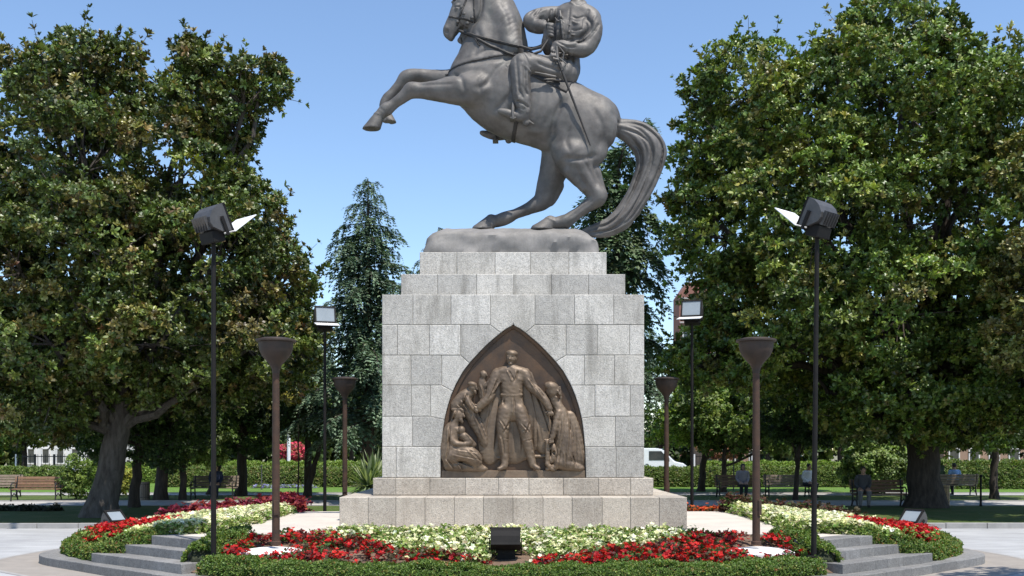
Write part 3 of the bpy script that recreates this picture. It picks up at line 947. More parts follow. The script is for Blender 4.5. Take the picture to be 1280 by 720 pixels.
def inset(poly, d):
    n = len(poly)
    A = sum(poly[i][0] * poly[(i + 1) % n][1] - poly[(i + 1) % n][0] * poly[i][1] for i in range(n))
    sgn = 1 if A > 0 else -1
    out = []
    for i in range(n):
        p, a, b = poly[i], poly[i - 1], poly[(i + 1) % n]
        e1 = (p[0] - a[0], p[1] - a[1]); e2 = (b[0] - p[0], b[1] - p[1])
        l1 = math.hypot(*e1) or 1e-9; l2 = math.hypot(*e2) or 1e-9
        n1 = (-e1[1] / l1 * sgn, e1[0] / l1 * sgn); n2 = (-e2[1] / l2 * sgn, e2[0] / l2 * sgn)
        m = (n1[0] + n2[0], n1[1] + n2[1])
        q = max(0.35, 1 + n1[0] * n2[0] + n1[1] * n2[1])
        out.append((p[0] + m[0] / q * d, p[1] + m[1] / q * d))
    return out

def block(poly, frame, thick, mat, name='block', gap=0.0035, bev=0.010, parent=None):
    """poly in face coordinates (s, z); frame(s, z, t): t = depth behind the face"""
    jit = random.uniform(-0.004, 0.003)
    p0 = inset(poly, gap)
    p1 = inset(poly, gap + bev * 0.35)
    p2 = inset(poly, gap + bev)
    n = len(poly)
    vs = [frame(x, z, thick) for x, z in p0] + [frame(x, z, bev + jit) for x, z in p0] + \
         [frame(x, z, bev * 0.35 + jit) for x, z in p1] + [frame(x, z, jit) for x, z in p2]
    fs = []
    for r in range(3):
        fs += [(r * n + i, r * n + (i + 1) % n, (r + 1) * n + (i + 1) % n, (r + 1) * n + i) for i in range(n)]
    fs.append(tuple(range(3 * n, 4 * n)))
    mb = MB(); mb.add(vs, fs)
    return mb.build(name, mat, parent or pedestal)

def front(Y): return lambda x, z, t: (x, Y + t, z)
def right(X): return lambda y, z, t: (X - t, y, z)
def left(X): return lambda y, z, t: (X + t, y, z)

def rect(a, b, c, d): return [(a, c), (b, c), (b, d), (a, d)]

def plain_course(joints, v0, v1, Y, half, thick, mat, zb=None, zt=None):
    zt = zz(v0, Y) if zt is None else zt
    zb = zz(v1, Y) if zb is None else zb
    js = [XC - half] + [xx(u, Y) for u in joints] + [XC + half]
    for a, b in zip(js[:-1], js[1:]):
        block(rect(a, b, zb, zt), front(Y), thick, mat)
    return zb, zt

def side_course(Y, half, zb, zt, thick_front, side_thick, mat, nb, off):
    yb = 2 * YC - Y
    L = yb - (Y + thick_front)
    cuts = [0] + sorted((i + off) / nb for i in range(1 if off < 0.2 else 0, nb) if 0.05 < (i + off) / nb < 0.95) + [1]
    for a, b in zip(cuts[:-1], cuts[1:]):
        y0, y1 = Y + thick_front + a * L, Y + thick_front + b * L
        block(rect(y0, y1, zb, zt), right(XC + half), side_thick, mat)
        block(rect(y0, y1, zb, zt), left(XC - half), side_thick, mat)

def core(half, Y, zb, zt, rec=0.010):
    mb = MB()
    yb = 2 * YC - Y
    mb.box((XC, (Y + yb) / 2, (zb + zt) / 2), (2 * half - 2 * rec, yb - Y - 2 * rec, zt - zb - 0.012))
    c = mb.build('core', M['mortar'], pedestal)
    return c

H_BASE = 217.5 * Y_BASE / F_PX
z_base = zz(621.5, Y_BASE)
plain_course([460, 494.5, 531, 567.6, 604, 641, 678.6, 715, 752.5, 788, 824], 0, 0, Y_BASE, H_BASE, 0.74, M['stone_base'], P_Z, z_base)
side_course(Y_BASE, H_BASE, P_Z, z_base, 0.74, 0.66, M['stone_base'], 7, 0.5)
core(H_BASE, Y_BASE, P_Z + 0.01, z_base - 0.01)
H_STEP = 175.5 * Y_STEP / F_PX
z_step = zz(597.5, Y_STEP)
plain_course([494.5, 537, 581.5, 623, 661, 704, 748, 788], 0, 0, Y_STEP, H_STEP, 0.3, M['stone_base'], z_base, z_step)
side_course(Y_STEP, H_STEP, z_base, z_step, 0.3, 0.3, M['stone_base'], 5, 0.0)
core(H_STEP, Y_STEP, z_base, z_step)

# body with the niche
H_BODY = 164 * Y_BODY / F_PX
CV = [368, 406, 444, 481.5, 520.5, 558.5, 597.6]
def fb(pts, thick=0.32):
    poly = [(xx(u, Y_BODY), zz(v, Y_BODY) if v < 597 else z_step) for u, v in pts]
    block(poly, front(Y_BODY), thick, M['stone'])
def rc(u0, u1, c):
    fb([(u0, CV[c]), (u1, CV[c]), (u1, CV[c + 1]), (u0, CV[c + 1])])
UL, UR = 640 + (XC - H_BODY) * F_PX / Y_BODY, 640 + (XC + H_BODY) * F_PX / Y_BODY
for a, b in ((UL, 516), (516, 563.5), (563.5, 613), (668.6, 718), (718, 767), (767, UR)): rc(a, b, 0)
vk = 416.0
fb([(613, 368), (668.6, 368), (668.6, 406), (AC + aw(vk), vk)] + arch_side(1, vk, 404.5, 5)[1:-1] + [(AC, 404.5)] + arch_side(-1, 404.5, vk, 5)[1:-1] + [(AC - aw(vk), vk), (613, 406)])
for a, b in ((UL, 496.5), (496.5, 536.5), (536.5, 575.6), (707.5, 746.5), (746.5, 787), (787, UR)): rc(a, b, 1)
fb([(575.6, 406), (613, 406)] + arch_side(-1, vk, 454) + [(575.6, 444)])
fb([(707.5, 406), (707.5, 444)] + arch_side(1, 452, vk) + [(668.6, 406)])
for a, b in ((UL, 513.5), (513.5, 552), (730.5, 768), (768, UR)): rc(a, b, 2)
fb([(552, 444), (575.6, 444)] + arch_side(-1, 454, 489) + [(552, 481.5)])
fb([(730.5, 444), (730.5, 481.5)] + arch_side(1, 481.5, 452) + [(707.5, 444)])
for a, b in ((UL, 514), (514, 538), (743.6, 787.5), (787.5, UR)): rc(a, b, 3)
fb([(538, 481.5), (552, 481.5)] + arch_side(-1, 489, 524.5) + [(538, 520.5)])
fb([(743.6, 481.5), (743.6, 520.5)] + arch_side(1, 523, 481.5))
for a, b in ((UL, 515.5), (769, UR)): rc(a, b, 4)
fb([(515.5, 520.5), (538, 520.5)] + arch_side(-1, 524.5, 558.5) + [(515.5, 558.5)])
fb([(769, 520.5), (769, 558.5)] + arch_side(1, 558.5, 523) + [(743.6, 520.5)])
rc(UL, 495, 5); rc(770, UR, 5)
fb([(495, 558.5)] + arch_side(-1, 558.5, 597.6, 5) + [(495, 597.6)])
fb([(770, 558.5), (770, 597.6)] + arch_side(1, 597.6, 558.5, 5))
z_body = zz(368, Y_BODY)
for i in range(6):
    side_course(Y_BODY, H_BODY, zz(CV[i + 1], Y_BODY) if i < 5 else z_step, zz(CV[i], Y_BODY), 0.32, 0.3, M['stone'], 4, (0.5, 0.0)[i % 2])
# mortar between the face blocks, open at the niche
pts = [(UL + 0.8, 597.2)] + arch_side(-1, 597.2, 406, 24) + arch_side(1, 406, 597.2, 24)[1:] + [(UR - 0.8, 597.2), (UR - 0.8, 368.7), (UL + 0.8, 368.7)]
# open the outline slightly so that the mortar stays behind the arrises of the niche
pts = [(u + (0 if abs(u - AC) > 95 else math.copysign(0.9, u - AC)), v - (0.9 if v < 410 and abs(u - AC) < 5 else 0)) for u, v in pts]
mb = MB()
mb.prism([(xx(u, Y_BODY), zz(v, Y_BODY)) for u, v in pts], lambda x, z, t: (x, Y_BODY + 0.011 + t, z), 0.24)
mb.build('mortar', M['mortar'], pedestal)
mb = MB()
ya, yb = Y_BODY + 0.26, 2 * YC - Y_BODY - 0.01
mb.box((XC, (ya + yb) / 2, (z_step + z_body) / 2), (2 * H_BODY - 0.022, yb - ya, z_body - z_step - 0.02))
mb.build('core', M['mortar'], pedestal)

z_t2 = zz(342.5, Y_T2)
plain_course([547, 595.6, 642, 689, 735.7], 0, 0, Y_T2, 140.3 * Y_T2 / F_PX, 0.4, M['stone'], z_body, z_t2)
side_course(Y_T2, 140.3 * Y_T2 / F_PX, z_body, z_t2, 0.4, 0.4, M['stone'], 3, 0.5)
core(140.3 * Y_T2 / F_PX, Y_T2, z_body, z_t2)
z_t1 = zz(315, Y_T1)
plain_course([571, 618.7, 663, 711], 0, 0, Y_T1, 117 * Y_T1 / F_PX, 0.45, M['stone'], z_t2, z_t1)
side_course(Y_T1, 117 * Y_T1 / F_PX, z_t2, z_t1, 0.45, 0.4, M['stone'], 2, 0.5)
core(117 * Y_T1 / F_PX, Y_T1, z_t2, z_t1)
# flat slabs that close the tops
for half, Y, z in ((140.3 * Y_T2 / F_PX, Y_T2, z_t2), (117 * Y_T1 / F_PX, Y_T1, z_t1), (H_BODY, Y_BODY, z_body)):
    mb = MB()
    mb.box((XC, YC, z - 0.006), (2 * half - 0.12, 2 * (YC - Y) - 0.12, 0.008))
    mb.build('top_slab', M['stone'], pedestal)

# ------------------------------------------------------------------ the bronze relief in the niche
Y_R = Y_BODY + 0.10                                   # ground of the relief
S_R = Y_BODY / F_PX
relief = empty('bronze_relief', (XC, Y_R, z_step))
tag(relief, 'pointed brown bronze relief of a standing man and kneeling people, set in the pedestal', 'relief')
mb = MB()
pts = [(u + (0.6 if u < AC else -0.6 if u > AC else 0), v + (0.8 if v < 408 else 0)) for u, v in arch_side(-1, 597, 405.5, 40) + arch_side(1, 405.5, 597, 40)[1:]]
mb.prism([(xx(u, Y_BODY), zz(v, Y_BODY)) for u, v in pts], lambda x, z, t: (x, Y_R + t, z), 0.12)
mb.build('backplate', M['relief_bg'], relief)
mb = MB()                                             # raised rim
outer = pts
cx, cv = AC, 520.0
inn = [(AC + (u - AC) * 0.955, v + (3.5 if v < 500 else 3.5 * (597 - v) / 97)) for u, v in pts]
n = len(outer)
def rv(u, v, y): return (xx(u, Y_BODY), y, zz(v, Y_BODY))
vs = [rv(u, v, Y_R - 0.055) for u, v in outer] + [rv(u, v, Y_R - 0.04) for u, v in inn] + [rv(u, v, Y_R + 0.01) for u, v in inn] + [rv(u, v, Y_R + 0.01) for u, v in outer]
fs = []
for r in range(4):
    r2 = (r + 1) % 4
    fs += [(r * n + i, r * n + i + 1, r2 * n + i + 1, r2 * n + i) for i in range(n - 1)]
fs += [(0, n, 2 * n, 3 * n), (n - 1, 4 * n - 1, 3 * n - 1, 2 * n - 1)]
mb.add(vs, fs)
mb.build('rim', M['relief_bg'], relief)
mb = MB()
mb.box((xx(AC, Y_BODY), Y_R - 0.03, zz(592.6, Y_BODY)), (180 * S_R, 0.10, 9.0 * S_R), None, 0.012)
mb.build('ledge', M['relief'], relief)

def r_world(V):
    out = np.empty_like(V)
    out[:, 0] = (V[:, 0] - 640) * S_R
    out[:, 1] = Y_R + V[:, 1] * S_R
    out[:, 2] = CAM_Z + (V_HOR + V[:, 2]) * S_R
    return out

class Rel:
    def __init__(self, u0, v0, u1, v1):
        self.s = Sdf((u0 - 2, -20, -v1 - 2), (u1 + 2, 1.5, -v0 + 2), 0.62)
    def c(self, pts, k=1.6, sd=1.0, mode='add'):
        self.s.chain([(u, -d, -v, r) for u, v, d, r in pts], k, sd, mode); return self
    def e(self, u, v, d, ru, rv, rd, rot=0, k=1.6, mode='add'):
        self.s.ell((u, -d, -v), (ru, rd, rv), rot, k, mode); return self
    def folds(self, lst, r=0.9, k=1.0):
        for i, (a, b) in enumerate(lst):
            self.s.stroke([(a[0], -a[1]), ((a[0] + b[0]) / 2 + 0.8, -(a[1] + b[1]) / 2), (b[0], -b[1])], -1.3 * r, 1.2 * r, 0)
            self.s.stroke([(a[0] + 2.4, -a[1]), ((a[0] + b[0]) / 2 + 3.2, -(a[1] + b[1]) / 2), (b[0] + 2.6, -b[1])], 1.5 * r, 1.0 * r, 0)
        return self
    def done(self, name, label=None):
        self.s.rough(0.12, 3.5, 9, 12, len(name))
        V, Q = self.s.mesh(0.0, 1)
        o = link(name, np_mesh(name, r_world(V), [Q], True), M['relief'], relief)
        if label: tag(o, label)
        return o

# standing man
r = Rel(588, 432, 704, 592)
r.e(639, 447.5, 8, 6.6, 8.2, 6.2)
r.e(639.8, 442.2, 8.2, 7.4, 4.6, 6.8, -6, 0.6)
r.c([(637.8, 446, 13.6, 0.9), (637.2, 449.5, 14.4, 1.2)], 0.9).c([(634, 445.0, 12.6, 0.7), (642, 444.8, 12.6, 0.7)], 0.9)
r.e(635, 447, 13.9, 1.2, 0.7, 0.8, 0, .6, 'cut').e(640.6, 447, 13.9, 1.2, 0.7, 0.8, 0, .6, 'cut').e(637.8, 455, 11.2, 2.6, 2, 2, 0, 1.2)
r.c([(645.5, 447, 7, 1.3), (645.3, 450, 7, 1.1)], 0.6)
r.c([(639, 454, 6, 4.2), (639, 461, 5, 5)], 1.5)
r.c([(622, 467, 5, 6.4), (639, 463, 6, 6), (656, 467, 5, 6.4)], 3)
r.c([(639, 472, 5, 14), (639.5, 484, 6, 12.5), (640, 496, 5, 11.5)], 3, 0.62)
r.e(631, 474, 9, 7.5, 7.5, 4.5).e(647, 474, 9, 7.5, 7.5, 4.5)
r.c([(627, 493.5, 9, 1.6), (640, 494.5, 12.5, 1.6), (652, 493.5, 9, 1.6)], 0.7)
r.c([(640, 498, 5, 13), (640, 513, 5, 14.5)], 2, 0.6)
r.folds([((640, 497, 12), (640.5, 519, 12)), ((628, 498, 10), (624, 518, 10)), ((652, 498, 10), (655, 518, 10)), ((633, 463, 9), (640, 478, 12)), ((645, 463, 9), (640, 478, 12)), ((625, 517, 9.5), (655, 517, 9.5))], 1.0)
r.c([(629, 470, 12, .9), (650, 488, 12, .9)], .7)
r.c([(631, 512, 6, 8.5), (629, 528, 7, 8), (628.5, 541, 7, 6.8), (629.5, 558, 6, 6), (631, 574, 6, 4.6), (630.5, 582, 7, 4.4)], 2)
r.c([(630, 583, 8, 3.6), (624, 586, 12, 2.8)], 1.5)
r.c([(649, 512, 6, 8.5), (654.5, 530, 7, 8), (657.5, 543, 7, 6.8), (660.5, 558, 6, 6), (664, 573, 6, 4.6), (666, 580, 7, 4.4)], 2)
r.c([(666, 582, 8, 3.6), (673, 585.5, 11, 2.8)], 1.5)
r.folds([((624, 526, 13), (632, 540, 13)), ((635, 526, 13), (627, 541, 13)), ((650, 530, 13), (660, 542, 13)), ((660, 528, 12), (654, 543, 13)), ((625, 545, 12), (628, 570, 11)), ((663, 548, 11), (667, 570, 10)), ((623, 548, 11), (634, 549, 11)), ((652, 551, 11), (664, 549, 11))], 0.8)
r.c([(621, 468, 6, 6.6), (616, 482, 8, 6.2), (612, 496, 10, 5.6), (604, 504, 11, 4.8), (599, 509, 11, 3.8)], 2)
for k_, (du, dv) in enumerate(((-5.5, 1.5), (-5, 3.5), (-3.5, 5), (-1.5, 5.8))):
    r.c([(598, 510, 11, 2), (598 + du * 0.6, 510 + dv * 0.6, 12.5, 1.2), (598 + du, 510 + dv, 11.5, 0.9)], 0.5)
r.c([(599, 507, 12.5, 1.2), (594, 506, 12.5, 0.9)], 0.5)
r.c([(657, 468, 6, 6.4), (663, 482, 8, 5.8), (673, 491, 10, 5.4), (682, 502, 11, 4.4), (687, 512, 11, 3.4)], 2)
for du, dv in ((-3.5, 5), (-1.2, 6.6), (1.4, 6.8), (3.6, 5.8)):
    r.c([(688, 513.5, 11, 1.9), (688 + du * 0.7, 513.5 + dv * 0.6, 12.8, 1.2), (688 + du, 513.5 + dv, 12, 0.9)], 0.5)
r.c([(686, 513, 12, 1.2), (682, 516, 12.5, 0.9)], 0.5)
r.folds([((626, 476, 11), (614, 494, 13.5)), ((620, 474, 12), (609, 499, 14)), ((660, 474, 11), (669, 490, 14)), ((665, 480, 13), (678, 498, 15))], 0.9)
r.done('standing_man', 'standing man with both arms lowered outward, in high relief')
# his cloak, spread behind
r = Rel(596, 456, 706, 592)
r.c([(622, 466, 2, 7), (616, 500, 2, 11), (610, 540, 1.5, 13), (612, 570, 1, 11)], 3, 0.3)
r.c([(656, 466, 2, 7), (666, 500, 2, 12), (676, 535, 1.5, 15), (682, 556, 1, 12)], 3, 0.3)
r.c([(640, 520, 1, 26), (642, 552, 0.5, 28)], 3, 0.16)
r.folds([((616, 476, 4), (603, 552, 4.5)), ((622, 500, 5), (615, 566, 5)), ((658, 474, 4), (676, 556, 5)), ((663, 478, 4), (688, 548, 5)), ((640, 530, 4), (641, 568, 4.5)), ((648, 530, 4), (650, 568, 4.5)), ((668, 520, 5), (668, 560, 5))], 1.4, 2)
r.c([(600, 573, 1, 2.2), (690, 570, 1, 2.2)], 1)
r.done('cloak')
# woman kneeling with a child, left
r = Rel(548, 503, 616, 592)
r.e(572.5, 519, 7, 7.2, 8.4, 6, 15)
r.c([(579, 518, 10, 1.5), (580.6, 521, 10.5, 1.3)], .8).c([(576, 525, 10, 2.6), (577.5, 527.5, 10, 2)], 1)
r.c([(566, 512, 8, 2), (576, 511.5, 10, 1.8), (579, 515, 10, 1.2)], 1)
r.c([(570, 526, 6, 5), (566, 534, 5, 6)], 2)
r.c([(565, 537, 5, 9.5), (563, 552, 5, 10), (562, 566, 5, 11)], 3, .75)
r.e(577, 537.5, 10, 4.6, 5, 4.4).c([(579, 545, 9, 5), (588, 552, 8.5, 4.6), (592, 556, 8, 3.5)], 1.6)
r.c([(562, 540, 9, 4.8), (566, 552, 11, 4.2), (580, 556, 12, 3.2), (589, 553, 12, 2.4)], 1.4)
r.c([(570, 536, 10, 2), (584, 548, 11, 1.6)], 1)
r.c([(562, 572, 6, 10), (578, 566, 8, 9), (592, 572, 8, 9), (595, 580, 6, 7)], 3, .8)
r.c([(560, 582, 5, 6), (580, 584, 5, 5), (600, 585, 5, 4), (608, 587, 3, 2)], 3)
r.folds([((560, 545, 13), (556, 574, 11)), ((568, 562, 14), (596, 566, 14)), ((564, 568, 15), (598, 575, 14)), ((566, 576, 14), (590, 584, 12)), ((556, 574, 10), (566, 588, 9)), ((572, 580, 13), (576, 588, 10)), ((584, 562, 14), (600, 578, 12)), ((560, 532, 11), (558, 556, 13)), ((582, 541, 13), (592, 553, 12)), ((569, 513, 13), (563, 526, 11))], 1.0, 1.2)
r.done('kneeling_woman', 'kneeling woman holding a child, in relief')
# bent man and raised figures behind her
r = Rel(556, 456, 622, 562)
r.e(591, 484, 6.5, 5.6, 6.4, 5.2, -15).e(590.5, 480.5, 7.5, 6.2, 3.6, 5.4, -15, 1)
r.c([(595.5, 484, 10, 1.2), (596.6, 487, 10, 1.1)], .7).c([(594, 490, 9, 2), (594.5, 491.5, 9, 1.6)], .8)
r.c([(588, 490, 5, 5), (580, 497, 5, 8), (572, 508, 4, 9)], 2.5, .7)
r.c([(582, 498, 9, 4.6), (590, 508, 10, 3.8), (600, 512, 9.5, 2.8)], 1.5)
r.c([(584, 508, 5, 8), (592, 524, 4, 7.5), (603, 545, 4, 6), (606, 556, 3, 4)], 2.5, .7)
r.folds([((575, 500, 10), (588, 520, 9)), ((586, 502, 11), (598, 530, 9)), ((590, 515, 9), (605, 550, 8)), ((570, 506, 10), (580, 514, 9)), ((582, 492, 10), (576, 506, 10))], 1.0, 1.2)
r.done('bent_man', 'bowed man reaching forward, in relief')
r = Rel(594, 456, 624, 520)
r.e(604.5, 468, 3.5, 4.4, 5.6, 4.4, 20).c([(607.6, 467, 6, 1), (608.8, 470, 6.5, 1)], .6)
r.c([(603, 474, 3, 4), (603, 486, 3, 6), (606, 500, 3, 6)], 2, .7)
r.c([(606, 484, 5, 3), (611, 478, 7, 2.4), (613, 473, 7, 1.6)], 1)
r.folds([((600, 480, 6), (604, 500, 6)), ((607, 486, 6), (612, 502, 6))], .9, 1)
r.done('raised_figure')
# crouching figure, right
r = Rel(668, 472, 736, 592)
r.e(690.5, 488, 7, 8.2, 9.6, 6.6, -10)
r.e(689, 483, 8, 8.8, 6, 6.6, -15, 1.2)
r.c([(697, 489, 11, 1.4), (699.5, 493, 11, 1.5)], .8).c([(695, 497, 9, 2.4), (695, 499, 9, 2)], .8)
r.c([(699.5, 484, 9, 1.2), (701, 497, 7, 1.6), (699, 506, 5, 2)], 1)
r.c([(690, 497, 5, 5), (697, 508, 4, 7)], 2)
r.c([(700, 514, 5, 8), (702, 532, 6, 9), (705, 550, 6, 10), (706, 572, 5, 11)], 3, .75)
r.c([(698, 516, 10, 4), (694, 532, 12, 3.6), (690, 548, 12, 3)], 1.4)
for dv in (0, 2.2, 4.4):
    r.c([(691, 548 + dv, 13, 1.3), (686.5, 549 + dv, 13.5, 1.1)], .5)
r.c([(712, 520, 3, 7), (720, 548, 3, 8), (724, 575, 3, 8)], 3, .5)
r.c([(700, 578, 6, 8), (712, 582, 5, 6), (728, 586, 3, 3.5)], 3)
r.c([(696, 583, 7, 4), (684, 586, 6, 2.6)], 1.5)
r.folds([((704, 516, 12), (698, 560, 14)), ((710, 520, 10), (708, 570, 13)), ((716, 526, 7), (718, 578, 8)), ((722, 545, 7), (729, 582, 6)), ((698, 560, 14), (694, 584, 12)), ((704, 564, 14), (704, 586, 11)), ((712, 566, 12), (718, 586, 9)), ((699, 528, 14), (697, 545, 14))], 0.75, 1.2)
r.done('crouching_figure', 'crouching figure with covered head, in relief')
r = Rel(674, 540, 700, 592)
r.c([(684, 551, 8, 2.6), (684.5, 566, 8, 3), (684, 580, 8, 2.6)], .6).c([(681, 550, 8, 1.6), (688, 550, 8, 1.6)], .5)
r.c([(684, 580, 8, 3), (690, 586, 8, 2.4), (694, 587, 7, 1.6)], 1)
r.c([(692, 558, 6, 4), (694, 568, 6, 4.4), (690, 576, 6, 3.6)], 1.5).e(692.5, 566, 9, 2, 3, 2.5, 0, .6, 'cut')
r.done('tool')
# ------------------------------------------------------------------ ground, paving, lawns, paths
def sheet(name, poly, z, mat, kind='structure', parent=None):
    mb = MB()
    mb.add([(x, y, z) for x, y in poly], [tuple(range(len(poly)))])
    me = mb.mesh(name)
    if me.polygons[0].normal.z < 0: me.flip_normals()
    o = link(name, me, mat, parent)
    if kind: o['kind'] = kind
    return o

def plaza_mat():
    m, nt, b = base_mat('plaza_paving', 0.85, 0, 0.3)
    f = noise(nt, 0.5, 6, 0.6)
    col = ramp(nt, f, [(0.3, (0.42, 0.42, 0.42)), (0.7, (0.33, 0.33, 0.335))])
    br = noise(nt, 3.0, 6, 0.7, stretch=(0.25, 1.0, 1))
    col = mixc(nt, col, ramp(nt, br, [(0.35, 0.78), (0.65, 1.08)]), 1.0, 'MULTIPLY')
    sp = noise(nt, 45, 3, 0.7)
    col = mixc(nt, col, ramp(nt, sp, [(0.3, 0.8), (0.6, 1.05)]), 0.8, 'MULTIPLY')
    nt.links.new(col, b.inputs['Base Color'])
    bump(nt, b, sp, 0.3, 0.006)
    return m
def lawn_mat(name, a, b_, c):
    m, nt, b = base_mat(name, 0.9, 0, 0.2)
    f = noise(nt, 0.9, 6, 0.7)
    col = ramp(nt, f, [(0.3, a), (0.52, b_), (0.72, c)])
    sp = noise(nt, 60, 3, 0.8)
    col = mixc(nt, col, ramp(nt, sp, [(0.3, 0.5), (0.65, 1.3)]), 0.9, 'MULTIPLY')
    nt.links.new(col, b.inputs['Base Color'])
    bump(nt, b, sp, 1.0, 0.04)
    return m
M['plaza'] = plaza_mat()
M['plaza_brown'] = simple('brown_paving', (0.30, 0.265, 0.23), (0.23, 0.205, 0.18), 0.9, 0, 3, 0.3)
M['lawn'] = lawn_mat('lawn', (0.07, 0.12, 0.025), (0.10, 0.14, 0.035), (0.17, 0.17, 0.07))
M['lawn_bright'] = lawn_mat('watered_lawn', (0.10, 0.20, 0.03), (0.13, 0.23, 0.04), (0.16, 0.22, 0.06))
M['path'] = simple('path_concrete', (0.42, 0.40, 0.37), (0.33, 0.31, 0.29), 0.9, 0, 2, 0.2)
M['kerb'] = simple('kerb_stone', (0.36, 0.34, 0.32), (0.25, 0.24, 0.23), 0.9, 0, 4, 0.3)

sheet('ground', [(-900, -120), (900, -120), (900, 1500), (-900, 1500)], -0.06, simple('far_ground', (0.14, 0.15, 0.07), (0.20, 0.17, 0.11), 0.95, 0, 0.4, 0.2))
sheet('plaza', [(-70, -30), (70, -30), (70, 24.35), (-70, 24.35)], 0.0, M['plaza'])
sheet('lawn', [(-70, 24.5), (70, 24.5), (70, 33.3), (-70, 33.3)], 0.05, M['lawn'])
sheet('path', [(-70, 33.42), (70, 33.42), (70, 36.7), (-70, 36.7)], 0.02, M['path'])
sheet('lawn', [(-70, 36.82), (70, 36.82), (70, 41.0), (-70, 41.0)], 0.04, M['lawn'])
sheet('path', [(-70, 41.1), (70, 41.1), (70, 43.3), (-70, 43.3)], 0.02, M['path'])
sheet('lawn', [(-70, 43.4), (70, 43.4), (70, 57), (-70, 57)], 0.04, M['lawn_bright'])
for y, h in ((24.42, 0.13), (33.36, 0.07), (36.76, 0.06), (41.05, 0.07), (43.35, 0.07)):
    kb = empty('kerb', (0, y, 0)); kb['kind'] = 'structure'
    me = None
    n = 60 if y < 25 else 0
    if n:
        for i in range(n):
            x = -30 + i * 1.0
            if me is None:
                mb = MB(); mb.box((0, 0, h / 2 - 0.04), (0.985, 0.14, h + 0.08), None, 0.012); me = mb.mesh('kerb_stone'); me.materials.append(M['kerb'])
            o = bpy.data.objects.new('kerb_stone', me); COL.objects.link(o); o.parent = kb; o.location = (x, 0, random.uniform(-0.006, 0.006))
    else:
        mb = MB(); mb.box((0, y, h / 2 - 0.04), (120, 0.1, h + 0.08)); mb.build('edging', M['kerb'], kb)

# kerb step that carries the beds
half = [(0, 12.9), (-1.5, 12.98), (-3.0, 13.25), (-4.2, 13.70), (-4.9, 14.17), (-5.98, 15.04), (-6.9, 15.85), (-7.5, 16.38), (-7.85, 16.75),
        (-8.05, 17.15), (-8.12, 17.6), (-8.1, 18.2), (-7.95, 19.2), (-7.5, 20.6), (-6.8, 21.8), (-5.6, 22.9), (-4.0, 23.6), (0, 24.0)]
K_OUT = half + [(-x, y) for x, y in half[-2:0:-1]]
KR = 0.14
def resample(poly, step, closed=True):
    out = []
    n = len(poly)
    for i in range(n if closed else n - 1):
        p, q = poly[i], poly[(i + 1) % n]
        m = max(1, round(math.hypot(q[0] - p[0], q[1] - p[1]) / step))
        out += [(p[0] + (q[0] - p[0]) * j / m, p[1] + (q[1] - p[1]) * j / m) for j in range(m)]
    if not closed: out.append(poly[-1])
    return out
def catmull(pts, n=4, closed=False):
    out = []
    L = len(pts)
    for i in range(L if closed else L - 1):
        g = (lambda k: pts[k % L]) if closed else (lambda k: pts[min(max(k, 0), L - 1)])
        p0, p1, p2, p3 = g(i - 1), g(i), g(i + 1), g(i + 2)
        for j in range(n):
            t = j / n
            out.append(tuple(0.5 * (2 * b + (c - a) * t + (2 * a - 5 * b + 4 * c - d) * t * t + (3 * b - a - 3 * c + d) * t ** 3) for a, b, c, d in zip(p0, p1, p2, p3)))
    if not closed: out.append(tuple(pts[-1]))
    return out
K_OUT = catmull(K_OUT, 4, True)
kerb = empty('kerb_step', (0, 18, 0)); kerb['kind'] = 'structure'
inner = inset(K_OUT, 0.38)
nK = len(K_OUT)
mb = MB(); mb.prism(inset(K_OUT, 0.36), lambda x, y, t: (x, y, KR - 0.004 - t), 0.16); mb.build('fill', M['kerb_top'], kerb)
# stones about half a metre long
cum = [0]
for i in range(nK):
    p, q = K_OUT[i], K_OUT[(i + 1) % nK]
    cum.append(cum[-1] + math.hypot(q[0] - p[0], q[1] - p[1]))
i = 0
while i < nK:
    j = i + 1
    while j < nK and cum[j] - cum[i] < 0.62: j += 1
    idx = list(range(i, j + 1))
    a = [K_OUT[k % nK] for k in idx]; b = [inner[k % nK] for k in idx]
    poly = a + b[::-1]
    pp = inset(poly, 0.003); p2 = inset(poly, 0.010)
    mb = MB(); n = len(poly)
    zj = random.uniform(-0.003, 0.003)
    mb.add([(x, y, -0.03) for x, y in pp] + [(x, y, KR - 0.008 + zj) for x, y in pp] + [(x, y, KR + zj) for x, y in p2],
           [tuple(range(n)), tuple(range(2 * n, 3 * n))] + [(r * n + q, r * n + (q + 1) % n, (r + 1) * n + (q + 1) % n, (r + 1) * n + q) for r in range(2) for q in range(n)])
    mb.build('kerb_stone', M['andesite'], kerb)
    i = j
# brown paving border round the kerb with a pale edging
def grow(poly, d): return inset(poly, -d)
bord = [(x * 1.0, y) for x, y in grow(K_OUT, 0.75)]
for sgn in (-1, 1):
    tip = [(sgn * -8.9, 16.25), (sgn * -8.75, 17.1), (sgn * -8.15, 17.75)]
sheet('paving_border', bord, 0.004, M['plaza_brown'])
ring = MB(); g1, g2 = grow(K_OUT, 0.75), grow(K_OUT, 0.84)
ring.add([(x, y, 0.006) for x, y in g1] + [(x, y, 0.006) for x, y in g2], [(q, (q + 1) % nK, nK + (q + 1) % nK, nK + q) for q in range(nK)])
me = ring.mesh('paving_edging')
if me.polygons[0].normal.z < 0: me.flip_normals()
tag(link('paving_edging', me, M['kerb']), kind='structure')

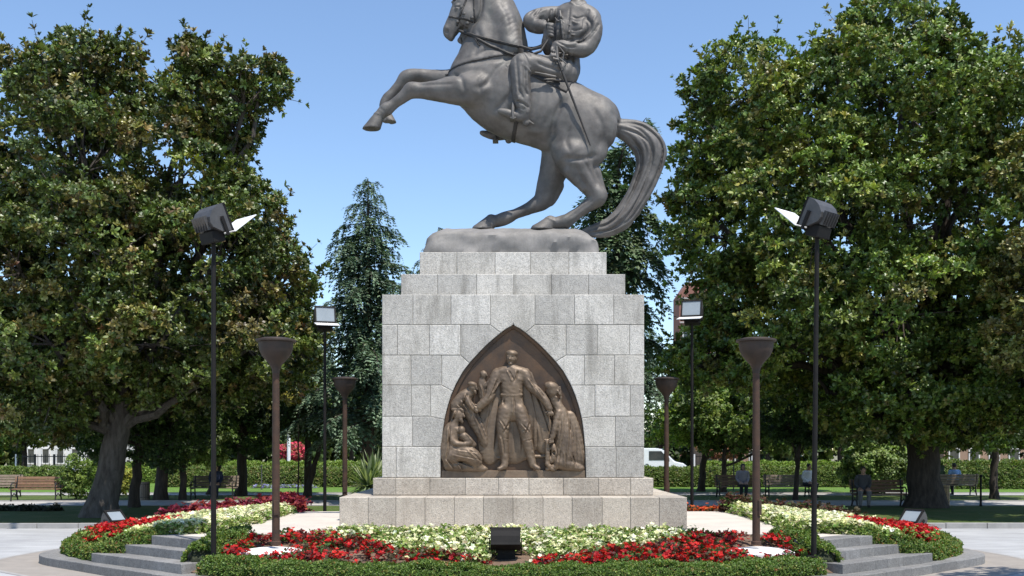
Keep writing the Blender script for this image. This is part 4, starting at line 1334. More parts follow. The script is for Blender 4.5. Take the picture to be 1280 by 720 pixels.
# platform
plat = [(-4.72, 22.05), (4.72, 22.05), (4.72, 16.35), (5.3, 16.05), (5.62, 15.79), (4.5, 14.88), (4.2, 15.5), (4.2, 16.1), (-4.2, 16.1), (-4.2, 15.5), (-4.5, 14.88), (-5.62, 15.79), (-5.3, 16.05), (-4.72, 16.35)]
mb = MB(); mb.prism(plat, lambda x, y, t: (x, y, P_Z - 0.003 - t), 0.7); o = mb.build('platform', M['platform']); o['kind'] = 'structure'

# steps at the two front corners
def flight(sg):
    st_ = empty('steps', (sg * 5.4, 15.3, 0)); st_['kind'] = 'structure'
    E = [((-6.62, 15.84), (-4.70, 14.30), 0.28), ((-6.14, 15.86), (-4.62, 14.64), 0.42), ((-5.66, 15.80), (-4.46, 14.85), P_Z)]
    back = Vector((0.63, 0.77))
    for (L, Rr, z) in E:
        L, Rr = Vector(L), Vector(Rr)
        n = max(3, round((Rr - L).length / 0.42))
        cuts = [0] + [(k + random.uniform(-0.12, 0.12)) / n for k in range(1, n)] + [1]
        for a, b in zip(cuts[:-1], cuts[1:]):
            p, q = L.lerp(Rr, a), L.lerp(Rr, b)
            r_, t_ = q + back * 0.36, p + back * 0.36
            if sg > 0: poly = [(-w.x, w.y) for w in (p, q, r_, t_)]
            else: poly = [(w.x, w.y) for w in (p, q, r_, t_)]
            pp, p2 = inset(poly, 0.002), inset(poly, 0.009)
            zj = random.uniform(-0.002, 0.002)
            mb = MB()
            mb.add([(x, y, z - 0.2) for x, y in pp] + [(x, y, z - 0.007 + zj) for x, y in pp] + [(x, y, z + zj) for x, y in p2],
                   [(0, 1, 2, 3), (8, 9, 10, 11)] + [(rr * 4 + k, rr * 4 + (k + 1) % 4, rr * 4 + 4 + (k + 1) % 4, rr * 4 + 4 + k) for rr in range(2) for k in range(4)])
            mb.build('step_block', M['andesite'], st_)
    # earth core
    mb = MB()
    pl = [(-6.5, 15.88), (-4.72, 14.45), (-4.3, 15.2), (-5.3, 16.2)]
    mb.prism([(x * (1 if sg < 0 else -1), y) for x, y in pl], lambda x, y, t: (x, y, 0.26 - t), 0.2)
    mb.build('step_core', M['kerb_top'], st_)
flight(-1); flight(1)

# ------------------------------------------------------------------ scattering of leaves and petals
def frames(nrm, spin=None):
    """rotation matrices whose z axis is nrm"""
    n = len(nrm)
    z = nrm / (np.linalg.norm(nrm, axis=1, keepdims=True) + 1e-9)
    a = rng.normal(size=(n, 3))
    x = a - (a * z).sum(1, keepdims=True) * z
    x /= np.linalg.norm(x, axis=1, keepdims=True) + 1e-9
    y = np.cross(z, x)
    return np.stack([x, y, z], 2)

class Leaves:
    """collects many small faces for one mesh"""
    def __init__(self): self.V, self.F4, self.F3, self.C, self.n = [], [], [], [], 0
    def scatter(self, tv, f4, f3, ids, pos, rot, scale, col, jit=0.25):
        """tv template vertices, ids leaf id of each vertex (for colour variation)"""
        tv = np.asarray(tv, dtype=np.float32); N_ = len(pos); m = len(tv)
        if N_ == 0: return
        V = np.einsum('nij,mj->nmi', rot, tv) * np.asarray(scale).reshape(-1, 1, 1) + pos[:, None, :]
        k = int(np.max(ids)) + 1
        j = 1 + jit * rng.normal(size=(N_, k, 1)) + 0.05 * rng.normal(size=(N_, k, 3))
        C = np.clip(col[:, None, :] * np.clip(j, 0.4, 1.9), 0.002, 0.95)[:, np.asarray(ids), :]
        off = (self.n + np.arange(N_) * m)[:, None, None]
        if len(f4): self.F4.append((np.asarray(f4)[None] + off).reshape(-1, 4))
        if len(f3): self.F3.append((np.asarray(f3)[None] + off).reshape(-1, 3))
        self.V.append(V.reshape(-1, 3)); self.C.append(C.reshape(-1, 3)); self.n += N_ * m
    def mesh(self, name, smooth=False):
        F = []
        if self.F4: F.append(np.concatenate(self.F4))
        if self.F3: F.append(np.concatenate(self.F3))
        return np_mesh(name, np.concatenate(self.V), F, smooth, np.concatenate(self.C))

def leaf_shape(w=0.4, bend=0.15):
    """one leaf along +x, length 1: 2 quads folded along the midrib"""
    v = [(0, 0, 0), (0.28, w * 0.42, 0.05), (0.28, -w * 0.42, 0.05), (0.72, w * 0.46, 0.03), (0.72, -w * 0.46, 0.03), (1, 0, -bend)]
    return v, [], [(0, 2, 1), (1, 2, 4), (1, 4, 3), (3, 4, 5)]
def rosette(n, w, tilt0, tilt1, seed, bend=0.15):
    r_ = np.random.default_rng(seed)
    V, F, I = [], [], []
    lv, _, lf = leaf_shape(w, bend)
    lv = np.array(lv)
    for i in range(n):
        a = i * 2.4 + r_.uniform(-0.4, 0.4)
        t = R(r_.uniform(tilt0, tilt1))
        s = r_.uniform(0.75, 1.15)
        roll = r_.uniform(-0.5, 0.5)
        q = lv * s
        cr, sr = math.cos(roll), math.sin(roll)
        q = np.stack([q[:, 0], q[:, 1] * cr - q[:, 2] * sr, q[:, 1] * sr + q[:, 2] * cr], 1)
        q = np.stack([q[:, 0] * math.cos(t) - q[:, 2] * math.sin(t), q[:, 1], q[:, 0] * math.sin(t) + q[:, 2] * math.cos(t)], 1)
        q = np.stack([q[:, 0] * math.cos(a) - q[:, 1] * math.sin(a), q[:, 0] * math.sin(a) + q[:, 1] * math.cos(a), q[:, 2]], 1)
        b = len(V)
        V += [tuple(p) for p in q]; F += [tuple(k + b for k in f) for f in lf]; I += [i] * len(lv)
    return np.array(V), [], F, I
def blossom(n=5, w=0.8, cup=0.35):
    V, F, I = [], [], []
    for i in range(n):
        a = 2 * math.pi * i / n
        c, s = math.cos(a), math.sin(a)
        b = len(V)
        for x, y, z in ((0.05, 0, 0), (0.6, w / 2, cup * 0.6), (1, 0, cup), (0.6, -w / 2, cup * 0.6)):
            V.append((x * c - y * s, x * s + y * c, z))
        F.append((b, b + 3, b + 2, b + 1)); I += [0] * 4
    return np.array(V), F, [], I

def pick(cols, weights, n):
    c = np.array(cols, dtype=float)
    return c[rng.choice(len(c), n, p=np.array(weights) / sum(weights))]

BOX_GREEN = [(0.07, 0.125, 0.02), (0.11, 0.175, 0.032), (0.16, 0.225, 0.045), (0.22, 0.22, 0.05), (0.26, 0.12, 0.04)]

def hedge(name, path, width, height, label, zfun, leaf=0.035, dens=2600, cols=BOX_GREEN, wts=(3, 4, 2, 0.6, 0.12), group=None, mat='leaf', shape=0.06, lumpy=0.085):
    """clipped hedge along a plan line: twiggy core and leaves over it"""
    pts = np.array(resample(path, 0.12, False))
    t = np.gradient(pts, axis=0); t /= np.linalg.norm(t, axis=1, keepdims=True)
    nrm = np.stack([-t[:, 1], t[:, 0]], 1)
    L = np.concatenate([[0], np.cumsum(np.linalg.norm(np.diff(pts, axis=0), axis=1))])
    root = empty(name, (pts[0][0], pts[0][1], zfun(*pts[0])))
    tag(root, label, 'hedge', group)
    mb = MB()
    prof = [(-0.44, 0.0), (-0.46, 0.55), (-0.38, 0.86), (0.0, 0.92), (0.38, 0.86), (0.46, 0.55), (0.44, 0.0)]
    n = len(prof)
    vs, fs = [], []
    for i, p in enumerate(pts):
        z0 = zfun(*p)
        e = 0.7 if i in (0, len(pts) - 1) else 1.0
        for a, h in prof:
            vs.append((p[0] + nrm[i][0] * a * width * e, p[1] + nrm[i][1] * a * width * e, z0 + h * height * e))
    for i in range(len(pts) - 1):
        fs += [(i * n + k, i * n + k + 1, (i + 1) * n + k + 1, (i + 1) * n + k) for k in range(n - 1)]
    fs += [tuple(range(n)), tuple(range((len(pts) - 1) * n, len(pts) * n))]
    mb.add(vs, fs)
    mb.build('twigs', M['hedge_core'], root)
    per = width + 2 * height
    N_ = int(L[-1] * per * dens)
    s = rng.uniform(0, L[-1], N_)
    px, py = np.interp(s, L, pts[:, 0]), np.interp(s, L, pts[:, 1])
    nx, ny = np.interp(s, L, nrm[:, 0]), np.interp(s, L, nrm[:, 1])
    q = rng.uniform(-per / 2, per / 2, N_)
    top = np.abs(q) < width / 2
    a = np.where(top, q, np.sign(q) * width / 2)
    h = np.where(top, height, height - (np.abs(q) - width / 2))
    # rounded shoulders, uneven surface
    lump = lumpy * height * (np.sin(s * 4.1) + np.sin(s * 9.7 + 1) + np.sin(s * 2.3 + q * 3)) 
    rr = shape * 2.5
    corner = np.clip((np.abs(a) / (width / 2) - 0.6) / 0.4, 0, 1) * np.clip((h / height - 0.6) / 0.4, 0, 1)
    a = a * (1 - 0.16 * corner); h = h - 0.14 * height * corner + np.where(top, lump, 0) + rng.normal(0, 0.022, N_) * (height / 0.35) ** 0.5
    a = a + np.where(top, 0, np.sign(q) * (lump * 0.5 + np.abs(rng.normal(0, 0.02, N_))))
    z0 = np.array([zfun(x, y) for x, y in pts]); pz = np.interp(s, L, z0)
    pos = np.stack([px + nx * a, py + ny * a, pz + h], 1)
    out = np.stack([np.where(top, 0.3 * nx * np.sign(q), nx * np.sign(q)), np.where(top, 0.3 * ny * np.sign(q), ny * np.sign(q)), np.where(top, 1.0, 0.55)], 1)
    out += rng.normal(0, 0.45, out.shape)
    lv = Leaves()
    V4 = np.array(rosette(3, 0.55, 10, 60, 5)[0]); _, _, f3, ids = rosette(3, 0.55, 10, 60, 5)
    lv.scatter(V4, [], f3, ids, pos, frames(out), leaf * rng.uniform(0.7, 1.3, N_), pick(cols, wts, N_), 0.22)
    # end caps
    link('foliage', lv.mesh('foliage'), M[mat], root)
    return root

# ------------------------------------------------------------------ planting beds
def yf(x): return 13.35 + x * x / 19.8
def z_front(x, y):
    t = np.clip((y - yf(x)) / (16.05 - yf(x)), 0, 1)
    return 0.15 + 0.40 * t ** 0.9
O_L = [(-6.55, 15.95), (-7.15, 16.7), (-7.6, 17.35), (-7.72, 18.3), (-7.55, 19.4), (-7.1, 20.7), (-6.3, 21.9), (-5.0, 22.9)]
I_L = [(-5.35, 16.15), (-4.95, 16.35), (-4.75, 16.7), (-4.75, 17.6), (-4.75, 18.7), (-4.75, 20.0), (-4.75, 21.2), (-4.75, 22.05)]
def side_pt(t, s, sg):
    """t along the bed, s 0 at the platform .. 1 at the outer rim"""
    k = np.linspace(0, 1, 8)
    ix, iy = np.interp(t, k, [p[0] for p in I_L]), np.interp(t, k, [p[1] for p in I_L])
    ox, oy = np.interp(t, k, [p[0] for p in O_L]), np.interp(t, k, [p[1] for p in O_L])
    x, y = ix + (ox - ix) * s, iy + (oy - iy) * s
    z = 0.53 - 0.28 * s ** 2.0 - 0.10 * np.clip(1 - t * 6, 0, 1) * s
    return np.stack([x * (1 if sg < 0 else -1), y, z], -1)

def bed_mesh(name, fn, nu, nv, mat):
    vs, fs = [], []
    for i in range(nu):
        for j in range(nv):
            vs.append(tuple(fn(i / (nu - 1), j / (nv - 1))))
    for i in range(nu - 1):
        for j in range(nv - 1):
            fs.append((i * nv + j, i * nv + j + 1, (i + 1) * nv + j + 1, (i + 1) * nv + j))
    me = bpy.data.meshes.new(name); me.from_pydata(vs, [], fs); me.update()
    if sum(p.normal.z for p in me.polygons) < 0: me.flip_normals()
    o = link(name, me, mat); o['kind'] = 'structure'
    return o
def ff(a, b):
    W_ = 4.62 - 0.32 * b
    x = (2 * a - 1) * W_
    y = yf(x) + (16.08 - yf(x)) * b
    return (x, y, float(z_front(x, y)) + 0.012 * math.sin(x * 9) * math.sin(y * 11))
bed_mesh('flower_bed', ff, 80, 26, M['soil'])
for sg in (-1, 1):
    bed_mesh('flower_bed', lambda a, b: side_pt(a, b, sg), 50, 16, M['soil'])
bed_mesh('flower_bed', lambda a, b: (-4.6 + 9.2 * a, 22.06 + (1.55 - 0.6 * abs(2 * a - 1) ** 2) * b, 0.52 - 0.36 * b), 20, 8, M['soil'])

P_RED = [(0.48, 0.010, 0.012), (0.36, 0.008, 0.012), (0.55, 0.02, 0.014), (0.26, 0.006, 0.010)]
P_WHITE = [(0.76, 0.74, 0.44), (0.78, 0.77, 0.56), (0.66, 0.68, 0.34)]
P_COLEUS = [(0.17, 0.014, 0.03), (0.11, 0.010, 0.02), (0.30, 0.05, 0.035), (0.20, 0.02, 0.05)]
G_LIME = [(0.17, 0.25, 0.05), (0.12, 0.20, 0.035), (0.22, 0.28, 0.07)]
G_DARK = [(0.05, 0.10, 0.02), (0.08, 0.06, 0.03), (0.10, 0.03, 0.025)]

def flowers(name, pts, petals, greens, label, h=0.17, fl=9, lvn=9, size=0.038, cat='flowers', spread=0.075):
    """low bedding plants at pts (n,3): leaves below, blossoms on top; nobody could count them"""
    n = len(pts)
    L = Leaves()
    V, f4, f3, ids = blossom()
    hp = h * rng.uniform(0.7, 1.25, n)
    rep = np.repeat(np.arange(n), fl)
    off = rng.normal(0, spread, (len(rep), 3)); off[:, 2] = hp[rep] * rng.uniform(0.62, 1.12, len(rep)) - 1.2 * (off[:, 0] ** 2 + off[:, 1] ** 2) * 4
    up = rng.normal(0, 0.55, (len(rep), 3)); up[:, 2] = np.abs(up[:, 2]) + 0.7
    cols = np.repeat(pick(petals, [1] * len(petals), n), fl, 0)
    L.scatter(V, f4, f3, ids, pts[rep] + off, frames(up), size * rng.uniform(0.7, 1.3, len(rep)), cols, 0.18)
    V, f4, f3, ids = rosette(3, 0.6, 5, 50, 9)
    rep = np.repeat(np.arange(n), lvn)
    off = rng.normal(0, spread * 1.05, (len(rep), 3)); off[:, 2] = hp[rep] * rng.uniform(0.1, 0.85, len(rep))
    up = rng.normal(0, 0.5, (len(rep), 3)); up[:, 2] = np.abs(up[:, 2]) + 0.6
    L.scatter(V, f4, f3, ids, pts[rep] + off, frames(up), 0.06 * rng.uniform(0.7, 1.3, len(rep)), np.repeat(pick(greens, [1] * len(greens), n), lvn, 0), 0.22)
    o = link(name, L.mesh(name), M['petal'])
    tag(o, label, cat, kind='stuff')
    return o

def grid_pts(x0, x1, y0, y1, step):
    gx, gy = np.meshgrid(np.arange(x0, x1, step), np.arange(y0, y1, step))
    p = np.stack([gx.ravel(), gy.ravel()], 1)
    return p + rng.uniform(-0.45, 0.45, p.shape) * step

p = grid_pts(-4.4, 4.4, 13.4, 16.1, 0.13)
x, y = p[:, 0], p[:, 1]
inside = (y > yf(x) + 0.42) & (np.abs(x) < 4.32) & (y < 16.0)
flood = (np.abs(x) < 0.34) & (y < 14.75)
pad = (((x + 3.52) ** 2 + (y - 15.05) ** 2) < 0.20) | (((x - 3.68) ** 2 + (y - 15.05) ** 2) < 0.20)
wline = 14.0 + 1.75 * (np.abs(x) / 2.95) ** 1.3 + 0.10 * np.sin(x * 5)
white = inside & (y > wline) & (np.abs(x) < 2.95) & ~flood
red = inside & ~white & ~pad & ~flood & (y < 15.85 - 0.25 * (np.abs(x) > 3.6))
thin = (x > -2.75) & (x < 0.4) & (y > 13.75) & ~((y > wline - 0.12 - 0.25 * (x < -2.2)))
red &= ~(thin & (rng.uniform(size=len(x)) > 0.22))
to3 = lambda m: np.stack([x[m], y[m], z_front(x[m], y[m])], 1)
flowers('white_flowers', to3(white), P_WHITE, G_LIME, 'cream white bedding flowers before the pedestal base, round the black floodlight', 0.17, 9, 8)
flowers('red_flowers', to3(red), P_RED, G_DARK, 'deep red bedding flowers between the front box hedge and the white flowers', 0.15, 11, 7)

hz = lambda a, b: 0.14
path = [(x_, yf(x_) + 0.12) for x_ in np.linspace(-4.35, 4.35, 30)]
lft = [(-4.25, 15.85), (-4.4, 15.3), (-4.52, 14.8), (-4.5, 14.55)]
rgt = [(-a, b) for a, b in lft[::-1]]
hedge('box_hedge', path, 0.42, 0.205, 'low clipped green box hedge along the front edge of the red flowers', lambda a, b: 0.13, 0.034, 3600)
for sg, txt in ((-1, 'short box hedge climbing beside the dark-faced steps to the platform'), (1, 'short box hedge climbing beside the sunlit steps to the platform')):
    pth = [(sg * -1 * a, b) if sg > 0 else (a, b) for a, b in lft[::-1]]
    hedge('box_hedge', pth, 0.42, 0.30, txt, lambda a, b: 0.13 + max(0, min(1, (b - 14.5) / 1.2)) * 0.24, 0.036, 3200)
O_full = [(-5.5, 16.12), (-6.1, 16.05), (-6.55, 16.12), (-7.0, 16.65), (-7.45, 17.2), (-7.62, 17.75), (-7.6, 18.4), (-7.35, 19.6)]
for sg, txt in ((-1, 'rounded box hedge wrapping the red flower bed by the dark-faced steps'), (1, 'rounded box hedge wrapping the red flower bed by the sunlit steps')):
    pth = catmull([(sg * -1 * a, b) if sg > 0 else (a, b) for a, b in O_full], 3)
    def zf(a, b):
        a = abs(a)
        return 0.13 + 0.27 * max(0, min(1, (6.7 - a) / 1.0))
    hedge('box_hedge', pth, 0.36, 0.22, txt, zf, 0.038, 3600, wts=(3, 4, 2, 1.2, 0.5))
    # side beds: red at the tip, white along the platform, dark coleus beyond
    n = 5200
    t, s = rng.uniform(0, 1, n), rng.uniform(0.0, 1, n)
    q = side_pt(t, s, sg)
    ax, ay = np.abs(q[:, 0]), q[:, 1]
    rd = (ax > 5.75) & (ax < 7.35) & (ay < 17.75) & (ay > 16.30 + 0.35 * (ax - 6.0)) & (s < 0.88) & (s > 0.36)
    wh = (~rd) & (((s < 0.60) & (ay < 21.6)) | ((ay > 17.7) & (ay < 20.2) & (s < 0.75)))
    co = (~rd) & (~wh) & (ay > 20.4)
    side = 'dark-faced' if sg < 0 else 'sunlit'
    flowers('white_flowers', q[wh], P_WHITE, G_LIME, 'cream white flowers along the platform edge behind the %s steps' % side, 0.20, 9, 8)
    flowers('red_flowers', q[rd], P_RED, G_LIME, 'bright red flowers in the rounded bed beside the %s steps' % side, 0.22, 12, 7)
    if sg < 0:
        flowers('coleus', q[co], P_COLEUS, P_COLEUS, 'dark crimson foliage plants beyond the white flowers, by the leaning trunk', 0.36, 7, 16, 0.055, 'plants', 0.12)
    else:
        k = rng.uniform(size=len(q)) < 0.5
        flowers('coleus', q[co & k], [(0.06, 0.05, 0.02), (0.10, 0.04, 0.02)], G_DARK, 'dark low foliage plants beyond the white flowers, before the park benches', 0.36, 5, 14, 0.05, 'plants', 0.11)
n = 260
t = rng.uniform(0, 1, n); b = rng.uniform(0.05, 0.8, n)
bx = np.where(t < 0.36, -4.55 + 2.0 * t / 0.36, 2.6 + 2.4 * (t - 0.36) / 0.64)
q = np.stack([bx, 22.1 + 1.2 * b, 0.5 - 0.3 * b], 1)
flowers('orange_flowers', q[bx > 0], [(0.55, 0.06, 0.02), (0.65, 0.12, 0.02)], G_DARK, 'orange red flowers at the back edge of the platform', 0.2, 9, 7)
# ------------------------------------------------------------------ bowl lamps on rusty posts
def bowl_lamp(x, y, z, label, pad=False, lean=0.0):
    root = empty('bowl_lamp', (x, y, z), random.uniform(0, 3))
    tag(root, label, 'street lamp', 'bowl lamps round the platform')
    mb = MB(); mb.lathe([(0.075, 0), (0.075, 0.05), (0.058, 0.06), (0.056, 1.2), (0.050, 2.62)], 16)
    mb.build('post', M['rust'], root, True, world=False)
    mb = MB(); mb.lathe([(0.052, 2.54), (0.060, 2.60), (0.092, 2.67), (0.150, 2.735), (0.205, 2.80), (0.238, 2.87), (0.252, 2.94), (0.256, 3.0)], 28)
    mb.build('bowl', M['lampbowl'], root, True, world=False)
    mb = MB(); mb.lathe([(0.255, 3.001), (0.292, 3.006), (0.297, 3.022), (0.29, 3.04), (0.2, 3.062), (0.05, 3.076), (0.002, 3.077)], 28)
    mb.build('lid', M['lampbowl'], root, True, world=False)
    mb = MB(); mb.box((0.0, -0.058, 0.55), (0.075, 0.03, 0.22), None, 0.006)
    mb.build('access_hatch', M['rust'], root, False, world=False)
    return root
bowl_lamp(-3.50, 14.92, 0.50, 'rusty brown bowl lamp in the red flowers beside the dark-faced steps')
bowl_lamp(3.62, 14.92, 0.50, 'rusty brown bowl lamp in the red flowers beside the sunlit steps')
bowl_lamp(-3.82, 23.0, 0.5, 'rusty bowl lamp behind the pedestal, next to the spiky yucca')
bowl_lamp(3.53, 23.0, 0.5, 'rusty bowl lamp behind the pedestal, before the white van')
for sx, side in ((-3.58, 'dark-faced'), (3.72, 'sunlit')):
    mb = MB(); mb.lathe([(0.50, -0.12), (0.48, 0.02), (0.4, 0.05), (0.22, 0.075), (0.07, 0.08)], 26, (sx, 15.0, 0.37))
    tag(mb.build('lamp_footing', M['whitewash'], None, True), 'whitewashed round concrete footing under the bowl lamp by the %s steps' % side, 'footing')

# ------------------------------------------------------------------ floodlights
def housing(mb, w=0.46, h=0.40, d=0.30):
    """rounded back shell; the aim is +x, glass at x = 0"""
    prof = [(0.0, h / 2), (-0.10, h / 2 - 0.005), (-0.20, h / 2 - 0.05), (-d + 0.02, h / 2 - 0.13), (-d, 0.0), (-d + 0.02, -h / 2 + 0.13), (-0.16, -h / 2 + 0.03), (0.0, -h / 2)]
    mb.prism(prof, lambda a, b, t: (a, -w / 2 + t, b), w)
    return mb
def flood_head(root, M4, visor=True, visor_len=0.46, visor_ang=-22, big=1.0, hh=None, shell='grey_metal'):
    """head parts built in local axes (aim +x) and placed by matrix M4"""
    def put(mb, name, mat, parent):
        me = mb.mesh(name); me.transform(M4)
        return link(name, me, mat, parent, world=False)
    mb = housing(MB(), 0.46 * big, hh or 0.40 * big, 0.30 * big)
    hd = put(mb, 'housing', M[shell], root)
    mb = MB()
    w, h = 0.46 * big, hh or 0.40 * big
    for c, s in (((0.012, 0, h / 2 - 0.012), (0.03, w + 0.02, 0.03)), ((0.012, 0, -h / 2 + 0.012), (0.03, w + 0.02, 0.03)), ((0.012, w / 2 - 0.012, 0), (0.03, 0.03, h - 0.03)), ((0.012, -w / 2 + 0.012, 0), (0.03, 0.03, h - 0.03))):
        mb.box(c, s)
    put(mb, 'bezel', M['pole'], hd)
    mb = MB(); mb.box((0.006, 0, 0), (0.008, w - 0.05, h - 0.05)); put(mb, 'glass', M['glass'], hd)
    if shell == 'grey_metal':
        mb = MB()
        for k in range(6): mb.box((-0.31 * big, (-0.16 + 0.064 * k) * big, 0), (0.05, 0.008, 0.2 * big))
        put(mb, 'cooling_fins', M['grey_metal'], hd)
    mb = MB()
    for sy in (-1, 1):
        mb.box((-0.10, sy * (w / 2 + 0.018), -0.10 * big), (0.05, 0.014, 0.26 * big))
    mb.box((-0.10, 0, -0.235 * big), (0.05, w + 0.05, 0.014))
    put(mb, 'yoke', M['pole'], root)
    if visor:
        a = R(visor_ang)
        mb = MB()
        mb.box((0.02 + math.cos(a) * visor_len / 2, 0, -h / 2 - 0.02 + math.sin(a) * visor_len / 2), (visor_len, w + 0.06, 0.012), Matrix.Rotation(-a, 3, 'Y'))
        put(mb, 'visor', M['white_metal'], root)
    return hd
def flood_pole(x, y, z, H, aim, pitch, label, visor=True, va=-22, lean=0.0):
    root = empty('floodlight_pole', (x, y, z))
    tag(root, label, 'floodlight', 'floodlight poles round the monument')
    mb = MB(); mb.lathe([(0.10, 0), (0.10, 0.02), (0.04, 0.03), (0.036, 1.5), (0.031, H)], 14)
    me = mb.mesh('pole', True)
    for v in me.vertices: v.co.x += lean * v.co.z
    link('pole', me, M['pole'], root, world=False)
    M4 = Matrix.Translation((lean * H, 0, H + 0.26)) @ Matrix.Rotation(aim, 4, 'Z') @ Matrix.Rotation(-pitch, 4, 'Y') @ Matrix.Translation((0.09, 0, 0))
    flood_head(root, M4, visor, visor_ang=va)
    # control gear box under the head
    mb = MB(); mb.box((-0.02, 0, 0), (0.20, 0.34, 0.16), None, 0.012)
    me = mb.mesh('gear_box'); me.transform(Matrix.Translation((lean * H, 0, H + 0.02)) @ Matrix.Rotation(aim, 4, 'Z') @ Matrix.Rotation(-pitch * 0.6, 4, 'Y'))
    link('gear_box', me, M['pole'], root, world=False)
    return root
YN, ZN = 14.46, 0.36
flood_pole(xx(267, YN), YN, ZN, 4.58, R(48), R(24), 'tall black floodlight pole in the box hedge beside the dark-faced steps', va=16)
flood_pole(xx(1017, YN), YN, ZN, 4.66, R(132), R(26), 'tall black floodlight pole in the box hedge beside the sunlit steps', va=16, lean=0.011)
YF = 22.9
flood_pole(xx(406, YF), YF, 0.44, 4.24, R(-72), R(18), 'black floodlight pole behind the platform, next to the tall cedar', va=-30)
flood_pole(xx(865, YF), YF, 0.44, 4.38, R(-108), R(18), 'black floodlight pole behind the platform, next to the reddish building', va=-30)

def ground_flood(loc, aim, pitch, label, big=1.0, hh=None, shell='grey_metal', up=0.40):
    root = empty('ground_floodlight', loc)
    tag(root, label, 'floodlight', 'small floodlights in the flower beds')
    M4 = Matrix.Translation((0, 0, up)) @ Matrix.Rotation(aim, 4, 'Z') @ Matrix.Rotation(-pitch, 4, 'Y')
    flood_head(root, M4, False, big=big, hh=hh, shell=shell)
    mb = MB(); mb.box((0, 0, up / 2 - 0.06), (0.14, 0.30 * big, up - 0.1), None, 0.01)
    me = mb.mesh('stand'); me.transform(Matrix.Rotation(aim, 4, 'Z'))
    link('stand', me, M['pole'], root, world=False)
    return root
gy = 14.55
ground_flood((xx(632, gy), gy, 0.27), R(90), R(14), 'black floodlight on a low stand among the white flowers, back to the viewer', 0.92, 0.31, 'pole', 0.36)
ground_flood((-7.05, 17.9, 0.36), R(-35), R(50), 'small tilted floodlight behind the red flowers beside the dark-faced steps', 0.72, None, 'grey_metal', 0.36)
ground_flood((7.1, 17.9, 0.36), R(215), R(46), 'small tilted floodlight behind the red flowers beside the sunlit steps', 0.8, None, 'grey_metal', 0.36)
# ------------------------------------------------------------------ trees
MAG = [(0.034, 0.054, 0.012), (0.052, 0.076, 0.015), (0.075, 0.10, 0.019), (0.115, 0.13, 0.025), (0.14, 0.10, 0.03), (0.12, 0.066, 0.028)]
def branchy(mb, a, b, r0, r1, sag=0.0, n=6, wob=0.08):
    a, b = Vector(a), Vector(b)
    L = (b - a).length
    pts, rad = [], []
    for i in range(n + 1):
        t = i / n
        p = a.lerp(b, t) + Vector((random.uniform(-1, 1), random.uniform(-1, 1), random.uniform(-0.5, 0.5))) * wob * L * (0 if i in (0, n) else 1) * 0.5
        p.z += sag * L * 4 * t * (1 - t)
        pts.append(p); rad.append(r0 + (r1 - r0) * t)
    mb.tube(pts, rad, 7 if r0 > 0.05 else 4, caps=False)
    return pts

def trunk_mesh(mb, base, top, r0, r1, n=10, flare=1.5, wob=0.05, seg=14):
    base, top = Vector(base), Vector(top)
    pts, rad = [], []
    for i in range(n + 1):
        t = i / n
        p = base.lerp(top, t)
        if 0 < i < n: p += Vector((random.uniform(-1, 1), random.uniform(-1, 1), 0)) * wob
        pts.append(p)
        rad.append((r0 + (r1 - r0) * t) * (1 + (flare - 1) * max(0, 1 - t * n / 1.6) ** 2))
    mb.tube(pts, rad, seg)
    return pts

ROS = [rosette(8, 0.40, 18, 74, 20 + i, 0.10) for i in range(4)]
ROS_S = [rosette(6, 0.5, 0, 60, 40 + i) for i in range(3)]

